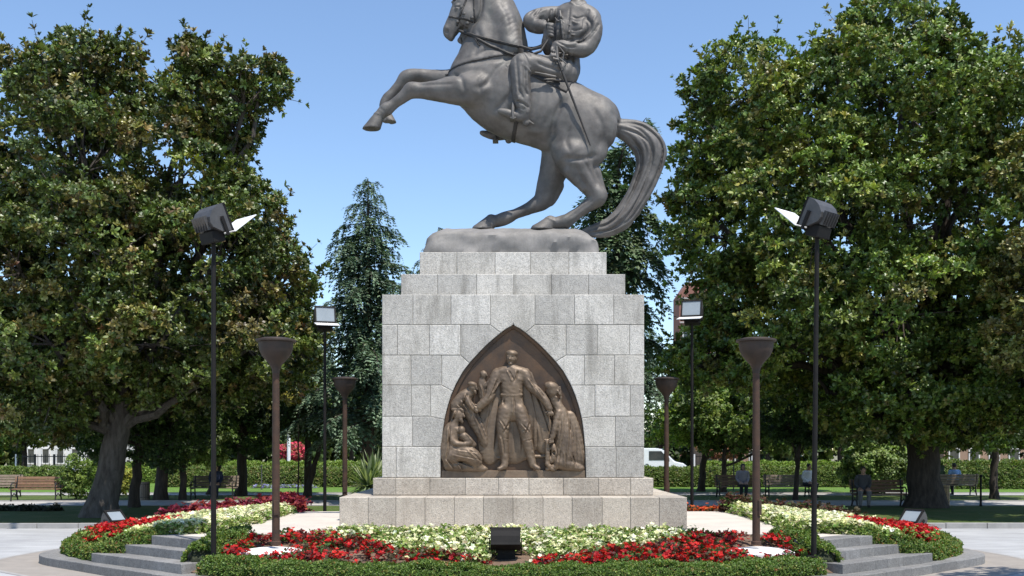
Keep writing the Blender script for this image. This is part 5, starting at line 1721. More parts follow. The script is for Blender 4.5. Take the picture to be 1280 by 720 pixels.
def crown_tree(name, label, base, trunk_top, r0, r1, blobs, Y, cols, wts, mat, bark, leaf=0.17, spray=0.85, per=34, dens=1.0, flare=1.5,
               group=None, ros=ROS, gap=0.0, droop=0.0, limbs=True, flat=0.6, jit=0.28, inner=0.25, shrink=False, bright=1.3):
    """blobs: (u, v, dy, ru, rv, rd) in photo pixels at distance Y (dy, rd in metres)"""
    root = empty(name, base)
    tag(root, label, 'tree', group)
    k = Y / F_PX
    sk = 0.20 * spray / k if shrink else 0.0                 # sprays stand out from the envelope
    B = [(W(u, v, Y) + Vector((0, dy, 0)), max(ru * 0.5, ru - sk) * k, rd, max(rv * 0.5, rv - sk) * k) for u, v, dy, ru, rv, rd in blobs]
    cc = sum((b[0] for b in B), Vector()) / len(B)
    cc.z = min(b[0].z for b in B) * 0.4 + cc.z * 0.6
    C = np.array([tuple(b[0]) for b in B]); S = np.array([b[1:] for b in B])
    sp, sn, sz = [], [], []
    for (c, a, d, h) in B:
        ks = float(np.clip(min(a, h) / 1.5, 0.5, 1.0)) if shrink else 1.0
        area = 4 * math.pi * ((a * d) ** 1.6 / 3 + (a * h) ** 1.6 / 3 + (d * h) ** 1.6 / 3) ** (1 / 1.6)
        n = int(dens * area / (spray * spray * ks * ks)) + 3
        u = rng.normal(size=(n, 3)); u /= np.linalg.norm(u, axis=1, keepdims=True)
        rad = np.where(rng.uniform(size=(n, 1)) < inner, rng.uniform(0.45, 0.85, (n, 1)), rng.uniform(0.84, 1.08, (n, 1)))
        if shrink: rad = np.where(rng.uniform(size=(n, 1)) < 0.10, rng.uniform(1.08, 1.30, (n, 1)), rad)
        p = np.array(tuple(c)) + u * np.array([a, d, h]) * rad
        dd = np.min(np.sqrt((((p[:, None, :] - C[None]) / S[None]) ** 2).sum(2)), 1)
        keep = (dd > 0.55) & (rng.uniform(size=n) > gap)
        if shrink:                                            # coherent gaps between the boughs
            fld = np.sin(p[:, 0] * 1.9 + 1.3 + p[:, 2] * 0.6) + np.sin(p[:, 1] * 1.6 + 0.4 - p[:, 0] * 0.5) + np.sin(p[:, 2] * 2.3 + 2.1 + p[:, 1] * 0.7)
            keep &= fld < 1.15
        sp.append(p[keep]); sn.append((u / np.array([a, d, h]))[keep]); sz.append(np.full(int(keep.sum()), ks))
    sp = np.concatenate(sp); sn = np.concatenate(sn); sn /= np.linalg.norm(sn, axis=1, keepdims=True)
    shoots = []
    # leaf clusters over each spray
    sz = np.concatenate(sz)
    rep = np.repeat(np.arange(len(sp)), np.maximum(6, (per * sz ** 1.7)).astype(int))
    u = rng.normal(size=(len(rep), 3)); u[:, 2] = u[:, 2] * 0.75 + 0.35
    u += 0.55 * sn[rep]
    u /= np.linalg.norm(u, axis=1, keepdims=True)
    sr = spray * sz * rng.uniform(0.55, 1.25, len(sp))
    q = sp[rep] + u * np.array([1, 1, flat]) * sr[rep][:, None] * rng.uniform(0.45, 1.0, (len(rep), 1)) ** 0.6
    q[:, 2] -= droop * sr[rep] * rng.uniform(0, 1, len(rep)) * (u[:, 0] ** 2 + u[:, 1] ** 2)
    up = u * 0.8 + np.array([0, 0, 0.55]) + rng.normal(0, 0.35, u.shape)
    up[:, 2] -= droop
    if shrink:                                                # single shoots that stand out of the outline
        ns = np.nonzero(rng.uniform(size=len(sp)) < 0.55)[0]
        for i in ns:
            d = sn[i] * rng.uniform(0.4, 1.0) + np.array([0, 0, rng.uniform(0.2, 0.9)]) + rng.normal(0, 0.25, 3)
            d /= np.linalg.norm(d)
            L0, L1 = 0.5 * sr[i], sr[i] * rng.uniform(1.3, 2.2)
            m_ = rng.integers(4, 8)
            tt_ = np.linspace(L0, L1, m_)
            shoots.append((sp[i] + d * L0 * 0.2, sp[i] + d * L1))
            q = np.concatenate([q, sp[i] + d * tt_[:, None] + rng.normal(0, 0.05, (m_, 3))])
            up = np.concatenate([up, np.repeat(d[None] + np.array([0, 0, 0.3]), m_, 0) + rng.normal(0, 0.3, (m_, 3))])
            rep = np.concatenate([rep, np.full(m_, i)])
    base_c = pick(cols, wts, len(sp))
    ind = pick(cols, wts, len(rep))
    c = 0.45 * base_c[rep] + 0.55 * ind
    c = c * bright * np.clip(1 + 0.22 * rng.normal(size=(len(sp), 1)), 0.55, 1.6)[rep]
    L = Leaves()
    which = rng.integers(0, len(ros), len(rep))
    fr = frames(up)
    sc = leaf * rng.uniform(0.7, 1.25, len(rep))
    for w_ in range(len(ros)):
        m = which == w_
        V, f4, f3, ids = ros[w_]
        L.scatter(V, f4, f3, ids, q[m], fr[m], sc[m], c[m], jit)
    link('crown', L.mesh('crown'), M[mat], root)
    mb = MB()
    tp = trunk_mesh(mb, base, trunk_top, r0, r1, flare=flare)
    if limbs:
        # main limbs to the blobs, then twigs to the sprays
        lim = []
        for (c_, a, d, h) in B:
            s0 = tp[random.randint(len(tp) * 5 // 10, len(tp) - 1)]
            e = c_.copy() + Vector((0, 0, -0.2 * h))
            lim += branchy(mb, s0, e, r1 * 0.62, 0.05, -0.04, 7, 0.10)
        LA = np.array([tuple(p) for p in lim])
        for i in range(0, len(sp), 3):
            dst = ((LA - sp[i]) ** 2).sum(1)
            j = int(np.argmin(dst))
            if dst[j] > 4.0: continue
            branchy(mb, LA[j], sp[i] + sn[i] * 0.3 * sr[i], 0.035, 0.010, 0.03, 3, 0.08)
        for a_, b_ in shoots:
            mb.tube([a_, b_], [0.014, 0.006], 3, caps=False)
    mb.build('trunk', M[bark], root, True)
    return root

YL = 27.9
blobs_L = [  # left magnolia
    (118, 132, -0.5, 74, 60, 2.2), (66, 114, 0.5, 44, 32, 1.6), (24, 92, 0.6, 20, 18, 0.9), (158, 92, 0.2, 38, 34, 1.4), (70, 78, 0.4, 30, 22, 1.2), (118, 74, 0.3, 26, 18, 1.0),
    (258, 130, -0.2, 32, 62, 1.6), (246, 78, 0.0, 20, 26, 1.0), (322, 102, 0.2, 30, 30, 1.2), (288, 148, 0.1, 28, 42, 1.4), (345, 84, 0.3, 12, 14, 0.6),
    (64, 234, 0.4, 52, 46, 2.4), (140, 220, -1.6, 96, 76, 2.6), (230, 230, -0.8, 70, 60, 2.4), (300, 268, 0.0, 48, 44, 2.0), (4, 296, 0.5, 44, 40, 2.0),
    (60, 340, -1.5, 90, 74, 2.8), (180, 330, -2.4, 100, 78, 2.4), (280, 340, -1.4, 76, 70, 2.4), (345, 350, 0.2, 38, 50, 1.8), (-20, 360, 0.4, 60, 70, 2.6),
    (110, 430, -2.2, 100, 60, 2.4), (230, 430, -2.2, 84, 60, 2.2), (320, 430, -0.8, 62, 54, 2.2), (362, 420, 0.6, 30, 44, 1.5), (10, 450, -1.0, 80, 60, 2.6), (60, 505, -0.8, 80, 44, 2.2), (-50, 350, 1, 50, 60, 2),
    (130, 200, 2.4, 100, 90, 2.6), (200, 340, 2.8, 130, 100, 2.6), (100, 440, 2.6, 150, 70, 2.6), (300, 440, 2.2, 70, 60, 2.2), (190, 470, 0.5, 120, 40, 2.5)]
crown_tree('magnolia_tree', 'large dark magnolia with forked crown and thick leaning trunk, behind the dark-faced steps', W(126, 648, YL), W(168, 430, YL), 0.40, 0.24,
           blobs_L, YL, MAG, (3, 4, 3, 1.2, 1.0, 0.6), 'leaf_gloss', 'bark', 0.155, 0.66, 40, 0.72, 1.5, gap=0.12, inner=0.16, shrink=True, bright=1.45)
YR = 32.5
blobs_R = [  # right magnolia
    (935, 118, -0.3, 66, 44, 2.4), (885, 120, 0.3, 24, 28, 1.2), (1112, 60, 0.0, 72, 48, 2.2), (1050, 62, 0.4, 34, 22, 1.2), (1180, 80, 0.2, 50, 40, 2.0), (1105, 20, 0.2, 26, 16, 1.0), (1210, 60, 0.3, 14, 20, 0.8),
    (885, 180, 0.0, 44, 44, 2.0), (870, 240, 0.3, 30, 34, 1.5), (985, 180, -1.6, 92, 72, 2.6), (1110, 160, -2.0, 104, 84, 2.8), (1210, 170, -1.4, 66, 66, 2.6), (1268, 160, 0.3, 44, 56, 2.2),
    (902, 296, -0.8, 58, 54, 2.4), (1000, 300, -2.6, 96, 76, 2.6), (1120, 290, -3.0, 110, 84, 2.6), (1230, 290, -2.2, 86, 80, 2.6),
    (922, 378, 0.0, 46, 46, 2.0), (960, 410, -1.6, 80, 62, 2.4), (1080, 400, -3.2, 100, 70, 2.4), (1200, 400, -3.2, 100, 70, 2.4), (1290, 380, -1.5, 60, 80, 2.4),
    (886, 448, 0.2, 50, 36, 1.8), (1010, 470, -1.2, 80, 46, 2.2), (1120, 480, -2.2, 90, 56, 2.4), (1230, 470, -2.4, 90, 60, 2.4), (1080, 520, -0.8, 70, 34, 2.0), (1180, 525, -0.8, 80, 34, 2.2), (1290, 470, -0.5, 70, 60, 2.5),
    (1000, 200, 2.4, 110, 110, 2.6), (1160, 200, 2.6, 120, 110, 2.8), (1000, 400, 2.6, 110, 90, 2.6), (1180, 420, 2.6, 130, 100, 2.8)]
MAG_R = [(0.038, 0.066, 0.013), (0.060, 0.095, 0.017), (0.095, 0.135, 0.022), (0.165, 0.19, 0.032), (0.16, 0.125, 0.03), (0.12, 0.08, 0.028)]
crown_tree('magnolia_tree', 'broad sunlit magnolia with a thick dark trunk, behind the sunlit steps', W(1157, 636, YR), W(1150, 440, YR), 0.56, 0.36,
           blobs_R, YR, MAG_R, (3, 4, 3, 1.6, 0.6, 0.3), 'leaf_gloss', 'bark_dark', 0.175, 0.76, 40, 0.72, 1.35, gap=0.10, inner=0.16, shrink=True, bright=1.6)
# magnolia standing right of the frame, its boughs reach in
crown_tree('magnolia_tree', 'yellowish magnolia boughs at the edge of the broad sunlit magnolia', W(1390, 655, 26), W(1390, 460, 26), 0.35, 0.2,
           [(1300, 350, 0, 48, 50, 1.4), (1285, 420, 0, 36, 40, 1.2), (1400, 300, 0, 110, 110, 2.6), (1400, 430, 0, 110, 80, 2.6), (1350, 200, 0.5, 60, 70, 2)],
           26, [(0.12, 0.13, 0.03), (0.16, 0.13, 0.035), (0.09, 0.11, 0.025)], (1, 1, 1), 'leaf_gloss', 'bark_dark', 0.15, 0.6, 26, 0.8, gap=0.1)

# cedars: drooping boughs hung with needle sprays
def needle_spray(n, seed, droop=1.0):
    """a hanging twig about 1 long: thin blades left and right of a line that bends down (-z)"""
    r_ = np.random.default_rng(seed)
    V, F, I = [], [], []
    for i in range(n):
        t = (i + 0.5) / n
        o = np.array([0.55 * t, 0, -droop * t * t * 0.9])
        for sd in (-1, 1, 0):
            a = sd * R(r_.uniform(28, 62))
            l = (0.34 - 0.16 * t) * r_.uniform(0.7, 1.2) if sd else 0.3
            d = np.array([math.cos(a), math.sin(a), -0.35 * droop - 0.9 * t * droop * 0.6 + r_.uniform(-0.2, 0.3)])
            d /= np.linalg.norm(d)
            wv = np.cross(d, [r_.uniform(-0.4, 0.4), r_.uniform(-0.4, 0.4), 1.0]); wv /= np.linalg.norm(wv) + 1e-9
            b = len(V)
            wd = 0.055
            V += [tuple(o - wv * wd * 0.5), tuple(o + d * l * 0.55 - wv * wd), tuple(o + d * l), tuple(o + d * l * 0.55 + wv * wd), ]
            F.append((b, b + 1, b + 2, b + 3)); I += [i % 4] * 4
    return np.array(V), F, [], I
NS = [needle_spray(6, 60 + i, d) for i, d in enumerate((0.8, 1.2, 1.5))]
CED = [(0.09, 0.145, 0.09), (0.13, 0.19, 0.115), (0.18, 0.245, 0.15), (0.06, 0.10, 0.055)]
def cedar(name, label, base, H, Rmax, cols=CED, seed=1, z0=0.08, shape=0.9, tilt=0.18, droop=0.30, n_b=95, spray=0.42, nod=0.0, gapf=0.0, step=0.16, sgn=1):
    rr_ = random.Random(seed)
    base = Vector(base)
    root = empty(name, base)
    tag(root, label, 'tree')
    mb = MB()
    tips = [base + Vector((0, 0, H * t)) + Vector((sgn * nod * max(0, t - 0.86) ** 2 * 60, 0, 0)) for t in [i / 14 for i in range(15)]]
    mb.tube(tips, [max(0.012, 0.022 * H * (1 - i / 14) ** 0.9 + 0.01) for i in range(15)], 10)
    pos, dirs, scl = [], [], []
    for i in range(n_b):
        t = z0 + (1 - z0) * (i + rr_.random()) / n_b
        if rr_.random() < gapf: continue
        L = Rmax * (1 - t) ** shape * rr_.uniform(0.6, 1.15) + 0.25
        a = i * 2.399 + rr_.uniform(-0.4, 0.4)
        k = min(13, int(t * 14)); fr_ = t * 14 - k
        o = tips[k].lerp(tips[k + 1], fr_)
        d = Vector((math.cos(a), math.sin(a), 0))
        pts = []
        for j in range(7):
            s = j / 6
            pts.append(o + d * (L * s) + Vector((0, 0, L * (tilt * s - droop * 1.6 * s * s * s - 0.12 * s))))
        mb.tube(pts, [0.014 * L * (1 - j / 7.5) + 0.006 for j in range(7)], 4, caps=False)
        m = max(3, int(L / step))
        for j in range(m):
            s = 0.12 + 0.88 * (j + rr_.random()) / m
            q = pts[min(5, int(s * 6))].lerp(pts[min(5, int(s * 6)) + 1], s * 6 - int(s * 6)) if s < 1 else pts[6]
            for sd in (-1, 1, -1, 1):
                ang = a + sd * rr_.uniform(0.3, 1.3)
                pos.append(q + Vector((rr_.uniform(-1, 1), rr_.uniform(-1, 1), rr_.uniform(-0.6, 0.3))) * 0.10)
                dirs.append(ang)
                scl.append(spray * (0.65 + 0.5 * (1 - s)) * rr_.uniform(0.7, 1.3) * min(1.0, 0.35 + L / 2.0))
    # leader tip
    for j in range(14):
        pos.append(tips[-1] + Vector((0, 0, -0.08 * j))); dirs.append(rr_.uniform(0, 6.28)); scl.append(spray * 0.6)
    pos = np.array([tuple(p) for p in pos]); dirs = np.array(dirs); scl = np.array(scl)
    z = np.zeros((len(pos), 3)); z[:, 2] = 1; z[:, :2] = rng.normal(0, 0.22, (len(pos), 2)); z /= np.linalg.norm(z, axis=1, keepdims=True)
    x = np.stack([np.cos(dirs), np.sin(dirs), np.zeros(len(dirs))], 1); x -= (x * z).sum(1, keepdims=True) * z; x /= np.linalg.norm(x, axis=1, keepdims=True)
    fr = np.stack([x, np.cross(z, x), z], 2)
    w = rng.integers(0, 3, len(pos))
    Lv = Leaves()
    col = pick(cols, [1] * len(cols), len(pos))
    for k in range(3):
        m = w == k
        V, f4, f3, ids = NS[k]
        Lv.scatter(V, f4, f3, ids, pos[m], fr[m], scl[m], col[m], 0.25)
    link('crown', Lv.mesh('crown'), M['needle'], root)
    mb.build('trunk', M['bark_dark'], root, True)
    return root
YC1 = 36.0
b = W(460, 562, YC1); b.z = 0.03
H1 = W(460, 224, YC1).z
cedar('cedar_tree', 'tall blue green cedar with a pointed top beside the pedestal, above the yucca', b, H1, 3.4, seed=3, z0=0.22, shape=0.72, n_b=104, spray=0.6, droop=0.2, gapf=0.08)
b = W(385, 562, 41); b.z = 0.03
cedar('cedar_tree', 'shorter blue green cedar between the forked magnolia and the tall cedar', b, W(385, 395, 41).z, 3.0, seed=8, z0=0.42, n_b=70, shape=0.7, spray=0.5)
b = W(548, 562, 40); b.z = 0.03
cedar('cedar_tree', 'cedar mostly hidden behind the pedestal, its boughs beside the tall cedar', b, W(548, 285, 40).z, 3.4, seed=5, z0=0.25, n_b=80, spray=0.55, shape=0.7)
YC2 = 37.0
b = W(772, 562, YC2); b.z = 0.03
cedar('weeping_cedar', 'weeping dark green cedar with nodding top behind the horse tail', b, W(772, 148, YC2).z, 2.6, [(0.075, 0.12, 0.06), (0.10, 0.155, 0.075), (0.14, 0.185, 0.095)], seed=11,
      z0=0.42, shape=0.42, tilt=0.22, droop=0.5, n_b=46, spray=0.9, nod=0.9, gapf=0.3, step=0.15)
b = W(800, 562, 44); b.z = 0.03
cedar('cedar_tree', 'low cedar showing between the pedestal and the bowl lamp by the van', b, W(800, 385, 44).z, 2.6, seed=21, n_b=40, shape=0.7, spray=0.6, z0=0.55)

# smaller trees of the park
GEN = [(0.05, 0.09, 0.02), (0.075, 0.125, 0.028), (0.10, 0.15, 0.035), (0.14, 0.17, 0.045)]
LIM = [(0.12, 0.19, 0.03), (0.16, 0.23, 0.04), (0.20, 0.26, 0.055)]
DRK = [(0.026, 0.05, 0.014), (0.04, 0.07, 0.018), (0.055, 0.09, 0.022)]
def small_tree(u, vb, u2, v2, r, blobs, cols, label, leaf=0.11, spray=0.5, per=26, bark='bark_dark', name='park_tree', dens=0.9, group=None, Y=None, flat=0.6, droop=0.0, gap=0.12, mat='leaf'):
    Y = Y or 2403.0 / (vb - 562)
    return crown_tree(name, label, W(u, vb, Y), W(u2, v2, Y), r, r * 0.6, blobs, Y, cols, [1] * len(cols), mat, bark, leaf, spray, per, dens, 1.3, group, ROS_S, gap, droop, True, flat, 0.3, 0.2)
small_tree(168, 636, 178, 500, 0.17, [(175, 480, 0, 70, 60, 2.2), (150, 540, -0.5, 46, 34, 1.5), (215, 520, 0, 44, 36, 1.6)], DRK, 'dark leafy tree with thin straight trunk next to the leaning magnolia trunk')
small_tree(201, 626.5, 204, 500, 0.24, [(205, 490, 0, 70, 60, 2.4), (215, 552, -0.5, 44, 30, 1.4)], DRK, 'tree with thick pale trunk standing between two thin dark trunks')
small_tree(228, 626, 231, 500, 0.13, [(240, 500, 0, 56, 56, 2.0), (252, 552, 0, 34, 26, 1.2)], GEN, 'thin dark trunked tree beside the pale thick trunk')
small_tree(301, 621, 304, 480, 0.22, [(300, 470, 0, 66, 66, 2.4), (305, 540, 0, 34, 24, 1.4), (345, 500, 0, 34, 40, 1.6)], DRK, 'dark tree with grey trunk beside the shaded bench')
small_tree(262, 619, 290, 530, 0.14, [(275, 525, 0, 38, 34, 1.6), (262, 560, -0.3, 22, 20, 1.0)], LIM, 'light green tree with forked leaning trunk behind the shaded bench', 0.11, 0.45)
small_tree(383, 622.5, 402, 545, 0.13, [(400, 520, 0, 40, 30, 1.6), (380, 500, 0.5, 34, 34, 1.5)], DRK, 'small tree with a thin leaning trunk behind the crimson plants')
small_tree(876, 615.4, 884, 545, 0.17, [(880, 525, 0, 52, 22, 1.8), (850, 540, 0, 32, 14, 1.2), (915, 538, 0, 36, 16, 1.4), (880, 495, 0.4, 32, 24, 1.4)], LIM, 'lime green flat topped tree with dark leaning trunk beside the van', 0.12, 0.45, 26, Y=45)
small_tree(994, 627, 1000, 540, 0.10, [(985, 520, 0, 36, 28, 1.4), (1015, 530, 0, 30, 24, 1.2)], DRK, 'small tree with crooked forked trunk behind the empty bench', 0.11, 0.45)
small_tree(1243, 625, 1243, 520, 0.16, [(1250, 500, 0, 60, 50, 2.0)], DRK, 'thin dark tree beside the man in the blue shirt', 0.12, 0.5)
small_tree(905, 617, 906, 560, 0.14, [(910, 520, 0, 60, 40, 2.4), (960, 515, 0.8, 50, 44, 2.2), (1020, 510, 1, 60, 44, 2.2)], GEN, 'rounded mid green trees above the clipped hedge', 0.16, 0.6, 26)

# far wood behind the park
far = [(30, 505, 70, 95, 50), (120, 500, 68, 90, 55), (210, 500, 70, 90, 60), (300, 498, 72, 80, 55), (370, 500, 75, 80, 50), (440, 500, 80, 60, 50), (520, 500, 80, 60, 46), (826, 524, 84, 30, 22), (900, 500, 78, 60, 48),
       (960, 500, 76, 80, 60), (1050, 500, 74, 80, 60), (1150, 500, 74, 80, 60), (1240, 500, 72, 80, 60), (1330, 500, 72, 80, 70), (-60, 500, 70, 90, 70)]
for i, (u, v, Y, ru, rv) in enumerate(far):
    k = Y / F_PX
    crown_tree('park_tree', ('mid green', 'lime green', 'dark green')[(i * 7 + 1) % 3] + ' background park tree with rounded crown beyond the clipped hedges', Vector(((u - 640) * k, Y, 0)), W(u, v + 10, Y), 0.2, 0.12,
               [(u, v, 0, ru * 0.62, rv, ru * k * 0.55), (u - ru * 0.4, v + 16, 0.5, ru * 0.5, rv * 0.7, ru * k * 0.45), (u + ru * 0.45, v + 12, -0.5, ru * 0.5, rv * 0.75, ru * k * 0.45)],
               Y, (GEN, LIM, DRK)[(i * 7 + 1) % 3] + GEN, [1] * (len((GEN, LIM, DRK)[(i * 7 + 1) % 3]) + 4), 'leaf', 'bark_dark', 0.24, 0.9, 20, 0.8, 1.2, ('mid green', 'lime green', 'dark green')[(i * 7 + 1) % 3] + ' background park trees', ROS_S, 0.1, 0.0, True, 0.6, 0.3, 0.15)

# a tree beside the plaza, right of the view: its shade dapples the kerb
kk = 11.5 / F_PX
crown_tree('plaza_tree', 'leafy tree on the plaza whose shade dapples the kerb by the sunlit steps', Vector((11.6, 11.0, 0)), Vector((11.2, 11.2, 5.0)), 0.16, 0.1,
           [(640 + 9.6 / kk, 562 - 4.0 / kk, 0.6, 1.7 / kk, 1.0 / kk, 1.5), (640 + 11.4 / kk, 562 - 4.6 / kk, 0, 1.6 / kk, 1.2 / kk, 1.6), (640 + 10.4 / kk, 562 - 5.4 / kk, 0.3, 1.3 / kk, 0.9 / kk, 1.3)],
           11.5, GEN, [1] * 4, 'leaf', 'bark_dark', 0.12, 0.5, 20, 0.7, 1.3, None, ROS_S, 0.25)

# the wood on the skyline reads as one mass
n = 5200
X_ = rng.uniform(-75, 75, n)
top = 4.6 + 1.3 * np.sin(X_ * 0.31) + 0.9 * np.sin(X_ * 0.83 + 1) + 0.5 * np.sin(X_ * 2.1)
q = np.stack([X_, 97 + rng.uniform(-2.5, 2.5, n), top * rng.uniform(0.02, 1.0, n) ** 0.7], 1)
up = rng.normal(0, 0.6, (n, 3)); up[:, 1] -= 0.7; up[:, 2] += 0.6
L = Leaves()
V, f4, f3, ids = rosette(12, 0.6, 0, 80, 77)
L.scatter(V, f4, f3, ids, q, frames(up), rng.uniform(0.45, 0.9, n), pick(GEN + DRK, [1] * 7, n), 0.3)
tag(link('far_wood', L.mesh('far_wood'), M['leaf']), 'far wood closing the view beyond the street', 'trees', kind='stuff')
# ------------------------------------------------------------------ clipped hedges at the far side of the park
HG = [(0.09, 0.14, 0.03), (0.13, 0.185, 0.04), (0.18, 0.23, 0.055), (0.22, 0.19, 0.07)]
HB = [(0.16, 0.24, 0.035), (0.21, 0.29, 0.05), (0.17, 0.21, 0.05)]
g0 = lambda a, b: 0.03
hedge('clipped_hedge', [(-17.5, 50.6), (-6.0, 50.6)], 1.1, 0.92, 'long clipped green hedge with a dry patch behind the leaning trunk', g0, 0.10, 330, HG, (3, 4, 2, 1.5), lumpy=0.025)
hedge('clipped_hedge', [(-26, 49.0), (-21.6, 49.0)], 1.2, 0.95, 'clipped green hedge behind the worn reddish bench', g0, 0.10, 330, HG, (3, 4, 2, 0.3), lumpy=0.025)
hedge('clipped_hedge', [(6.2, 50.6), (17.2, 50.6)], 1.1, 0.92, 'clipped green hedge in front of the white van', g0, 0.10, 330, HG, (3, 4, 2, 0.6), lumpy=0.025)
hedge('clipped_hedge', [(20.5, 48.2), (34, 48.2)], 1.2, 1.25, 'clipped green hedge behind the man in the blue shirt', g0, 0.10, 330, HG, (3, 4, 2, 0.6), lumpy=0.025)
hedge('clipped_hedge', [(-24, 56.5), (-6.0, 56.5)], 1.2, 1.1, 'bright green upper hedge behind the hedge with the dry patch', g0, 0.11, 260, HB, (3, 3, 1), lumpy=0.025)
hedge('clipped_hedge', [(10.8, 56.5), (24, 56.5)], 1.2, 1.1, 'bright green upper hedge behind the crooked forked trunk', g0, 0.11, 260, HB, (3, 3, 1), lumpy=0.025)

# ------------------------------------------------------------------ shrubs
def shrub(name, label, u, v, Y, ru, rv, cols, leaf=0.07, spray=0.3, per=30, dens=1.0, mat='leaf', group=None, rd=None, zb=0.03):
    k = Y / F_PX
    o = crown_tree(name, label, Vector(((u - 640) * k, Y, zb)), W(u, v, Y), 0.03, 0.02, [(u, v, 0, ru, rv, rd or ru * k), (u - ru * 0.4, v + rv * 0.35, -0.1, ru * 0.6, rv * 0.6, ru * k * 0.7), (u + ru * 0.4, v + rv * 0.3, 0.1, ru * 0.6, rv * 0.6, ru * k * 0.7)],
                   Y, cols, [1] * len(cols), mat, 'bark_dark', leaf, spray, per, dens, 1.2, group, ROS_S, 0.05, 0, False, 0.8, 0.3, 0.3)
    o['category'] = 'shrub'
    return o
shrub('round_shrub', 'bright green round shrub between the worn bench and the leaning magnolia trunk', 94, 597, 37.5, 13, 24, GEN + LIM)
shrub('round_shrub', 'small yellow green shrub seen beside the leaning magnolia trunk', 150, 600, 41, 10, 14, [(0.25, 0.24, 0.04), (0.18, 0.2, 0.04)])
shrub('round_shrub', 'large pale leaved shrub behind the occupied wooden bench', 1093, 580, 41.5, 34, 28, [(0.10, 0.16, 0.04), (0.15, 0.21, 0.06), (0.20, 0.25, 0.09)], 0.14, 0.45, 30)
shrub('flowering_shrub', 'pink flowering shrub above the bright upper hedge', 366, 564, 60, 15, 9, [(0.55, 0.06, 0.12), (0.45, 0.05, 0.08), (0.10, 0.15, 0.04)], 0.09, 0.35, 26, mat='petal')
shrub('golden_shrub', 'golden yellow conifer in front of the short blue green cedar', 372, 462, 38, 17, 42, [(0.34, 0.29, 0.05), (0.27, 0.25, 0.05), (0.2, 0.2, 0.05)], 0.09, 0.35, 40, 1.2)
shrub('round_shrub', 'pink and orange rose shrub behind the lime green flat topped tree', 905, 560, 66, 26, 10, [(0.40, 0.16, 0.09), (0.14, 0.16, 0.05), (0.28, 0.13, 0.08)], 0.12, 0.4, 24)
for i in range(8):
    u = 4 + i * 9.2
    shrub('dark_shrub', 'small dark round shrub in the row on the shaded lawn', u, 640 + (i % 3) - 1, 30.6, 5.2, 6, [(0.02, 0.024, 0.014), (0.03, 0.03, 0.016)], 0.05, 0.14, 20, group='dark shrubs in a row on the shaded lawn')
# strip of lilac flowers at the foot of the hedge
n = 200
q = np.stack([rng.uniform(-12.6, -9.6, n), rng.uniform(48.6, 49.6, n), np.full(n, 0.05)], 1)
flowers('lilac_flowers', q, [(0.30, 0.28, 0.60), (0.42, 0.40, 0.66)], G_LIME, 'strip of lilac flowers at the foot of the clipped hedge', 0.12, 6, 6, 0.06, 'flowers', 0.14)

# yucca
def yucca(loc, label, n=130, L=0.75):
    root = empty('yucca', loc); tag(root, label, 'plant')
    mb = MB(); mb.tube([Vector(loc), Vector(loc) + Vector((0.02, 0, 0.62))], [0.09, 0.07], 10); mb.build('stem', M['bark_dark'], root, True)
    V, F4, C = [], [], []
    top = np.array(loc) + np.array([0.02, 0, 0.62])
    for i in range(n):
        a = rng.uniform(0, 6.283); e = R(rng.uniform(-38, 84)); l = L * rng.uniform(0.75, 1.15)
        d = np.array([math.cos(a) * math.cos(e), math.sin(a) * math.cos(e), math.sin(e)])
        w = np.array([-math.sin(a), math.cos(a), 0])
        c = np.array([(0.11, 0.16, 0.07), (0.20, 0.25, 0.13), (0.36, 0.40, 0.24)][rng.integers(0, 3)])
        for j in range(4):
            t = (0.0, 0.35, 0.7, 1.0)[j]
            p = top + d * l * t - np.array([0, 0, 0.22 * l * t * t * math.cos(e)])
            ww = (0.022, 0.034, 0.024, 0.002)[j]
            V += [p - w * ww, p + w * ww]; C += [c, c]
        b = len(V) - 8
        F4 += [(b + 2 * j, b + 2 * j + 1, b + 2 * j + 3, b + 2 * j + 2) for j in range(3)]
    link('leaves', np_mesh('leaves', np.array(V), [np.array(F4)], False, np.array(C)), M['leaf'], root)
p = W(459, 600, 28.5); yucca((p.x, 28.5, 0.22), 'spiky pale edged yucca between the bowl lamp and the pedestal', 170, 0.95)
yucca((p.x + 0.12, 29.0, 0.5), 'upper spiky yucca head behind the pale edged yucca', 110, 0.85)

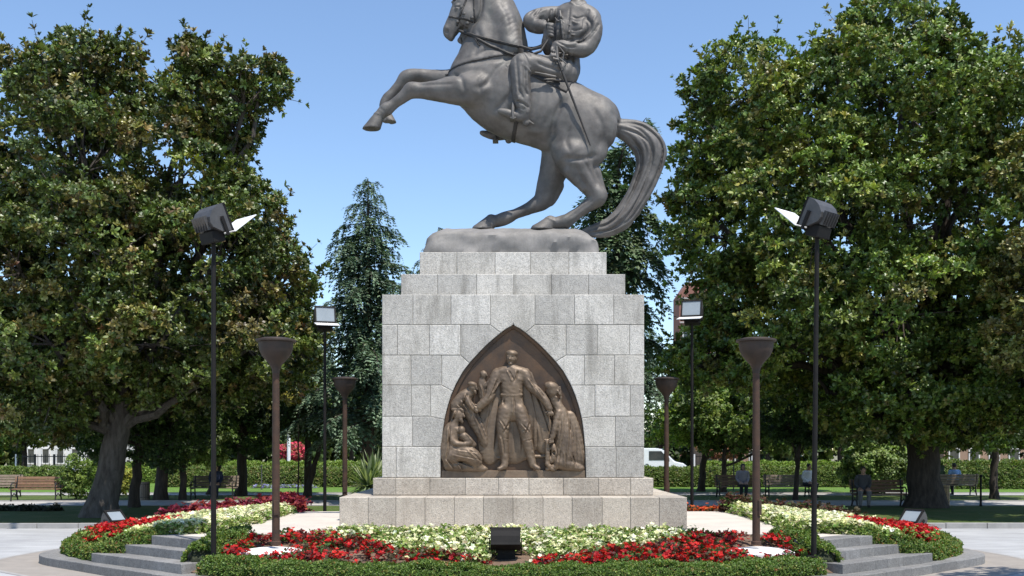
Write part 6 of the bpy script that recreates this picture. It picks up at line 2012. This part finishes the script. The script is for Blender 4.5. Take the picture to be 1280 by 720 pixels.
# ------------------------------------------------------------------ benches, bins, people
def bench(u, Y, rz, label, wood='wood', L=1.75, z=0.03, missing=()):
    root = empty('park_bench', ((u - 640) * Y / F_PX, Y, z), rz)
    tag(root, label, 'bench', 'park benches along the paths')
    tilt = R(14)
    for i in range(4):                                   # seat slats; the sitter faces -y
        mb = MB(); mb.box((0, -0.21 + 0.115 * i, 0.43), (L, 0.095, 0.035), None, 0.006)
        mb.build('seat_slat', M[wood], root, world=False)
    for i in range(4):
        if i in missing: continue
        h = 0.52 + 0.105 * i
        mb = MB(); mb.box((0, 0.24 + (h - 0.43) * math.tan(tilt), h), (L, 0.032, 0.088), Matrix.Rotation(-tilt, 3, 'X'), 0.006)
        mb.build('back_slat', M[wood], root, world=False)
    for sx in (-1, 1):
        x = sx * (L / 2 - 0.09)
        mb = MB()
        mb.tube([(x, -0.27, 0), (x, -0.23, 0.2), (x, -0.25, 0.40)], 0.028, 6)
        mb.tube([(x, 0.34, 0), (x, 0.26, 0.2), (x, 0.23, 0.42), (x, 0.28, 0.62), (x, 0.36, 0.90)], 0.028, 6)
        mb.tube([(x, -0.26, 0.40), (x, 0.0, 0.40), (x, 0.24, 0.41)], 0.024, 6)
        mb.tube([(x, -0.25, 0.40), (x, -0.27, 0.58), (x, -0.14, 0.66), (x, 0.12, 0.645), (x, 0.29, 0.66)], 0.022, 6)
        mb.tube([(x, -0.24, 0.14), (x, 0.0, 0.27), (x, 0.27, 0.14)], 0.018, 6)
        mb.build('leg_frame', M['iron'], root, True, world=False)
    return root
bench(45, 36.95, R(4), 'empty worn bench with reddish back slats beside the bright green round shrub', 'wood')
bench(-4, 39.6, R(10), 'grey bench behind the worn reddish bench, cut by the frame edge', 'wood_grey')
bench(267, 38.2, R(0), 'shaded dark bench under the trees with a seated person in dark blue', 'wood_grey')
bench(923, 39.3, R(0), 'reddish bench with a seated person in dark headscarf', 'wood')
bench(984, 39.6, R(0), 'dark bench behind the crooked forked trunk', 'wood_grey')
bench(1099, 32.9, R(-3), 'wooden bench beside the thick magnolia trunk with a seated person in grey', 'wood')
bench(1192, 41.0, R(180), 'dark bench with the back of a man in a blue shirt', 'wood_grey')

def person(loc, rz, label, shirt, trousers, skin=(0.42, 0.25, 0.17), hair=(0.03, 0.025, 0.02), lean=0.0, scarf=None, knee=0.0):
    """seated person facing -y, seat at 0.45 m; one continuous body"""
    s = Sdf((-36, -72, -3), (36, 30, 140), 1.7)
    def c(pts, k=3): s.chain([(a, b_, h, r_) for a, b_, h, r_ in pts], k)
    ly = -lean
    c([(-7, 2, 54, 11.5), (7, 2, 54, 11.5)], 5)
    c([(0, 2, 56, 13), (0, 3 + ly * 12, 78, 13), (0, 2 + ly * 26, 96, 13.5)], 6)
    c([(-17, 2 + ly * 26, 99, 7), (17, 2 + ly * 26, 99, 7)], 6)
    c([(0, 1 + ly * 28, 104, 6), (0, 0 + ly * 32, 112, 5.5)], 3)
    hy = -1 + ly * 36
    s.ell((0, hy, 121), (7.6, 9.4, 11.2), 0, 2)
    s.ell((0, hy - 9.4, 119.5), (1.5, 2, 2.6), 0, 1.2)                   # nose
    s.ell((0, hy - 6, 112.5), (4, 3.6, 3), 0, 2)                          # chin
    for g in (-1, 1):
        s.ell((g * 7.8, hy, 120), (1.4, 2, 3), 0, 1)
        s.ell((g * 3, hy - 8.6, 122), (1.5, 1.2, 1), 0, 0.6, 'cut')
        c([(g * 18, 2 + ly * 26, 98, 6.2), (g * 22, 2 + ly * 12, 78, 5), (g * 17, -16, 66, 4.2), (g * 11, -30, 60, 3.4)], 2.5)
        c([(g * 11, -30, 60, 3.4), (g * 9, -36, 58.5, 3.6)], 2)
        for f in range(4):
            c([(g * (11 - 2 * f), -36, 58.5, 1.5), (g * (10 - 2 * f), -42, 57 - (f == 3), 1.2)], 0.8)
        c([(g * 12, -33, 60, 1.6), (g * 7, -36, 61, 1.2)], 0.8)
        kx = g * (9 + knee)
        c([(g * 8, 0, 54, 10), (kx, -38, 53, 7.6), (kx, -42, 48, 7.2), (kx, -38, 25, 5.6), (kx, -36, 9, 4.4)], 3)
        c([(kx, -34, 5, 4.6), (kx, -44, 4, 4.4), (kx, -56, 3, 3.4)], 2.5)
    s.F[:, :, :2] = np.maximum(s.F[:, :, :2], 1)
    V, Q = s.mesh(0, 1)
    cen = V[Q].mean(1)
    x, y, z = cen[:, 0], cen[:, 1], cen[:, 2]
    idx = np.zeros(len(Q), dtype=int)                                     # shirt
    idx[(z < 60) & (y > -30) | (z < 57)] = 1                              # trousers
    hand = (y < -27) & (z > 54.5) & (z < 66)
    idx[hand] = 2
    idx[z > 106] = 2
    idx[(z < 8.5)] = 3
    mats = [simple('shirt', shirt, None, 0.9, 0, 20, 0.2), simple('trousers', trousers, None, 0.9, 0, 20, 0.2), simple('skin', skin, None, 0.6, 0, 20, 0.0), simple('shoes', (0.03, 0.025, 0.02), None, 0.6, 0, 20, 0)]
    root = link('person', np_mesh('person', V * 0.01, [Q], True, None, idx), mats)
    root.location = loc; root.rotation_euler = (0, 0, rz)
    tag(root, label, 'person')
    h = Sdf((-14, -40, 96), (14, 30, 140), 1.2)
    if scarf:
        h.ell((0, hy + 1, 122), (9.2, 10.2, 12.6), 0, 1); h.chain([(0, hy + 4, 114, 8), (0, hy + 8, 104, 9)], 4)
        h.ell((0, hy - 9, 119), (6, 6, 8.4), 0, 1.5, 'cut')
    else:
        h.ell((0, hy + 1.2, 123.5), (8.6, 9.6, 10.6), 0, 1)
        h.ell((0, hy - 9, 117), (8, 8, 8.4), 0, 1.5, 'cut'); h.ell((0, hy - 4, 110), (11, 12, 7), 0, 1.5, 'cut')
    V, Q = h.mesh(0, 1)
    link('headscarf' if scarf else 'hair', np_mesh('hair', V * 0.01, [Q], True), simple('hair', scarf or hair, None, 0.8, 0, 20, 0.2), root, world=False)
    return root
def at(u, Y, dy=0.0): return ((u - 640) * Y / F_PX, Y + dy, 0.03)
person(at(270, 38.2, -0.02), R(8), 'seated person in dark blue clothes on the shaded bench', (0.02, 0.03, 0.07), (0.015, 0.02, 0.045))
person(at(928, 39.3, -0.02), R(-6), 'seated person in dark headscarf and patterned top on the reddish bench', (0.32, 0.30, 0.34), (0.03, 0.03, 0.035), scarf=(0.035, 0.035, 0.045), lean=0.3)
person(at(1009, 39.6, -0.02), R(24), 'seated person in white shirt beside the crooked forked trunk', (0.74, 0.75, 0.78), (0.03, 0.03, 0.04), lean=0.25)
person(at(1078, 32.9, -0.02), R(-10), 'seated person in grey clothes on the wooden bench by the thick trunk', (0.07, 0.07, 0.075), (0.16, 0.155, 0.15), lean=0.35, knee=4)
person(at(1193, 41.0, 0.02), R(180), 'man in light blue shirt seated with his back turned', (0.22, 0.38, 0.66), (0.03, 0.03, 0.04))

def bin_(u, Y, label, mat, h=0.68, r=0.17):
    root = empty('litter_bin', ((u - 640) * Y / F_PX, Y, 0.03)); tag(root, label, 'bin')
    for k in range(14):
        a = 2 * math.pi * k / 14
        mb = MB(); mb.box((0, 0, 0), (0.062, 0.018, h), None, 0.004)
        o = mb.build('slat', M[mat], root, world=False)
        o.location = (r * math.cos(a), r * math.sin(a), h / 2); o.rotation_euler = (0, 0, a + math.pi / 2)
    mb = MB(); mb.lathe([(r - 0.025, 0.04), (r - 0.015, h - 0.05)], 18); mb.build('liner', M['iron'], root, True, world=False)
    mb = MB()
    for z in (0.1, h - 0.1): mb.lathe([(r + 0.010, z), (r + 0.013, z + 0.03)], 20)
    mb.build('hoop', M['iron'], root, True, world=False)
M['bin_wood'] = simple('bin_wood', (0.38, 0.27, 0.14), (0.28, 0.19, 0.10), 0.7, 0, 9, 0.3)
bin_(1180, 33.9, 'round bin of pale wooden slats beside the thick magnolia trunk', 'bin_wood')
bin_(181, 37.3, 'dark slatted bin between the thin dark trunk and the pale thick trunk', 'wood_grey')

# ------------------------------------------------------------------ van, street, fence, buildings
sheet('street', [(-80, 58.6), (80, 58.6), (80, 67), (-80, 67)], 0.0, simple('asphalt', (0.055, 0.055, 0.057), (0.04, 0.04, 0.042), 0.9, 0, 4, 0.3))
M['van_white'] = simple('van_paint', (0.82, 0.83, 0.84), (0.78, 0.79, 0.80), 0.25, 0, 2, 0.0)
M['dark_glass'] = simple('dark_glass', (0.03, 0.035, 0.04), (0.05, 0.06, 0.06), 0.08, 0, 2, 0)
M['tyre'] = simple('tyre', (0.02, 0.02, 0.02), None, 0.9, 0, 9, 0.2)
M['hub'] = simple('wheel_hub', (0.35, 0.35, 0.36), None, 0.4, 0.6, 9, 0.1)
def van(loc, label):
    root = empty('delivery_van', loc); tag(root, label, 'van')          # nose towards +x
    prof = [(-2.35, 0.35), (-2.38, 1.2), (-2.25, 1.93), (-1.9, 2.0), (0.7, 2.0), (1.05, 1.92), (1.75, 1.22), (2.35, 1.08), (2.5, 0.85), (2.5, 0.35)]
    mb = MB(); mb.prism(prof, lambda a, b_, t: (a, -0.9 + t, b_), 1.8)
    bm = bmesh.new(); me = mb.mesh('body'); bm.from_mesh(me)
    bmesh.ops.bevel(bm, geom=list(bm.edges), offset=0.06, segments=2, affect='EDGES'); bm.to_mesh(me); bm.free()
    link('body', me, M['van_white'], root, world=False)
    for sy in (-1, 1):
        mb = MB(); mb.prism([(0.22, 1.28), (0.22, 1.82), (0.95, 1.82), (1.44, 1.28)], lambda a, b_, t: (a, sy * (0.903 + t), b_), 0.012); mb.build('side_window', M['dark_glass'], root, world=False)
        mb = MB(); mb.box((1.35, sy * 1.0, 1.3), (0.12, 0.16, 0.24), None, 0.03); mb.build('mirror', M['iron'], root, world=False)
        mb = MB(); mb.box((0.1, sy * 0.912, 1.05), (0.16, 0.02, 0.035), None, 0.006); mb.build('door_handle', M['iron'], root, world=False)
        mb = MB(); mb.box((2.42, sy * 0.66, 0.88), (0.14, 0.3, 0.2), None, 0.04); mb.build('headlight', M['glass'], root, world=False)
        for wx in (-1.5, 1.6):
            mb = MB(); mb.tube([(wx, sy * 0.72, 0.33), (wx, sy * 0.93, 0.33)], 0.33, 22); w = mb.build('wheel', M['tyre'], root, True, world=False)
            mb = MB(); mb.tube([(wx, sy * 0.92, 0.33), (wx, sy * 0.945, 0.33)], 0.2, 16); mb.build('hub_cap', M['hub'], w, True, world=False)
    d = Vector((0.70, 0, -0.70)).normalized()
    mb = MB(); mb.box((1.42, 0, 1.62), (0.92, 1.5, 0.02), Matrix.Rotation(math.atan2(0.70, 0.70), 3, 'Y')); mb.build('windscreen', M['dark_glass'], root, world=False)
    mb = MB(); mb.box((2.5, 0, 0.5), (0.12, 1.7, 0.22), None, 0.04); mb.build('bumper', M['iron'], root, world=False)
pv = W(856, 562, 60.5); van((pv.x - 2.5, 60.5, 0.0), 'white van parked on the street behind the clipped hedge, nose to the lime green tree')

M['wall_pink'] = simple('pink_render', (0.27, 0.125, 0.095), (0.22, 0.10, 0.08), 0.9, 0, 0.5, 0.1)
M['wall_cream'] = simple('cream_render', (0.36, 0.24, 0.17), (0.28, 0.19, 0.14), 0.9, 0, 0.5, 0.1)
M['wall_white'] = simple('white_render', (0.75, 0.74, 0.72), (0.64, 0.63, 0.61), 0.9, 0, 0.5, 0.1)
M['wall_grey'] = simple('grey_band', (0.42, 0.38, 0.36), (0.35, 0.32, 0.30), 0.9, 0, 0.5, 0.1)
def building(name, label, x0, x1, Y, depth, H, wall, floors, bays, roof=None, slope=0.0):
    root = empty(name, ((x0 + x1) / 2, Y, 0)); tag(root, label, 'building')
    mb = MB()
    prof = [(x0, 0), (x1, 0), (x1, H), (x0 + slope, H), (x0, H - slope * 1.5)] if slope else [(x0, 0), (x1, 0), (x1, H), (x0, H)]
    mb.prism(prof, lambda a, b_, t: (a, Y + t, b_), depth); mb.build('wall', M[wall], root)
    if roof:
        mb = MB(); mb.prism([(x0 - 0.4, H), (x1 + 0.4, H), (x1 - 0.5, H + 1.3), (x0 + 0.5, H + 1.3)], lambda a, b_, t: (a, Y - 0.4 + t, b_), depth + 0.8); mb.build('roof', M[roof], root)
    fw, fh = (x1 - x0) / bays, (H - 0.4 - slope * 1.5) / floors
    for f in range(floors):
        mb = MB(); mb.box(((x0 + x1) / 2, Y - 0.04, (f + 1) * fh), (x1 - x0 - 0.1, 0.1, 0.18)); mb.build('string_course', M['wall_grey'], root)
        for b_ in range(bays):
            cx, cz = x0 + (b_ + 0.5) * fw, f * fh + fh * 0.52
            mb = MB()
            w, h = min(1.3, fw * 0.5), min(1.5, fh * 0.5)
            for c_, s_ in (((cx - w / 2, Y - 0.02, cz), (0.1, 0.12, h)), ((cx + w / 2, Y - 0.02, cz), (0.1, 0.12, h)), ((cx, Y - 0.02, cz + h / 2), (w + 0.1, 0.12, 0.1)), ((cx, Y - 0.05, cz - h / 2 - 0.02), (w + 0.2, 0.2, 0.08))):
                mb.box(c_, s_)
            wf = mb.build('window', M['wall_white'], root)
            mb = MB(); mb.box((cx, Y - 0.006, cz), (w - 0.1, 0.03, h - 0.1)); mb.build('pane', M['dark_glass'], wf)
    return root
M['tiles'] = simple('roof_tiles', (0.30, 0.11, 0.06), (0.22, 0.08, 0.05), 0.9, 0, 2, 0.2)
k = 110 / F_PX
building('tower_block', 'reddish brown tower block behind the broad sunlit magnolia', (849 - 640) * k, (905 - 640) * k, 110, 4, 20.2, 'wall_pink', 7, 3, None, 0.9)
k = 88 / F_PX
building('low_house', 'low cream house behind the lime green flat topped tree', (878 - 640) * k, (950 - 640) * k, 88, 6, 2.9, 'wall_cream', 1, 4, 'tiles')
building('low_house', 'low pink house behind the man in the blue shirt', (1180 - 640) * k, (1330 - 640) * k, 88, 6, 3.0, 'wall_cream', 1, 6, 'tiles')
building('white_house', 'white house glimpsed under the forked magnolia', (30 - 640) * k, (140 - 640) * k, 88, 7, 5.6, 'wall_white', 2, 6, 'tiles')
# street fence on the far side
def fence(x0, x1, Y, label, step=1.3, h=1.6):
    root = empty('iron_fence', (x0, Y, 0)); tag(root, label, 'fence')
    n = int((x1 - x0) / step)
    for i in range(n + 1):
        mb = MB(); mb.box((x0 + i * step, Y, h / 2), (0.09, 0.09, h)); mb.build('post', M['white_metal' if i % 3 == 0 else 'iron'], root)
    for z in (0.5, h - 0.15):
        mb = MB(); mb.box(((x0 + x1) / 2, Y + 0.06, z), (x1 - x0, 0.03, 0.06)); mb.build('rail', M['iron'], root)
    m = int((x1 - x0) / 0.26)
    for i in range(m):
        mb = MB(); mb.box((x0 + 0.13 + i * 0.26, Y + 0.1, h / 2 + 0.05), (0.025, 0.025, h - 0.1)); mb.build('bar', M['iron'], root)
k = 68 / F_PX
fence((20 - 640) * k, (140 - 640) * k, 68, 'dark iron street fence with white posts under the forked magnolia')
fence((868 - 640) * k, (945 - 640) * k, 68, 'dark iron street fence with white posts before the low cream house')
def thin_post(u, Y, v_top, label, mat, r=0.04):
    k = Y / F_PX
    root = empty('thin_post', ((u - 640) * k, Y, 0)); tag(root, label, 'post')
    H = W(u, v_top, Y).z
    mb = MB(); mb.lathe([(r * 1.4, 0), (r * 1.4, 0.1), (r, 0.12), (r * 0.85, H - 0.03)], 10); mb.build('shaft', M[mat], root, True, world=False)
    mb = MB(); mb.lathe([(r * 0.9, H - 0.03), (r * 1.5, H - 0.01), (r * 1.3, H + 0.05), (0.004, H + 0.07)], 10); mb.build('cap', M[mat], root, True, world=False)
thin_post(90, 52.5, 573, 'white thin post behind the hedge by the worn bench', 'white_metal')
thin_post(361, 58, 512, 'tall white post behind the golden conifer', 'white_metal', 0.11)
thin_post(327, 47, 583, 'slim grey post at the lilac flower strip', 'grey_metal', 0.03)
thin_post(917, 46, 545, 'slim grey post above the person in the dark headscarf', 'grey_metal', 0.03)
thin_post(904, 54, 560, 'white post before the low cream house', 'white_metal', 0.05)
thin_post(1226, 33.0, 596, 'slim black post on the shaded lawn near the blue shirted man', 'pole', 0.035)
thin_post(1240, 38.5, 606, 'short white stake on the lawn beside the thin dark tree', 'white_metal', 0.05)
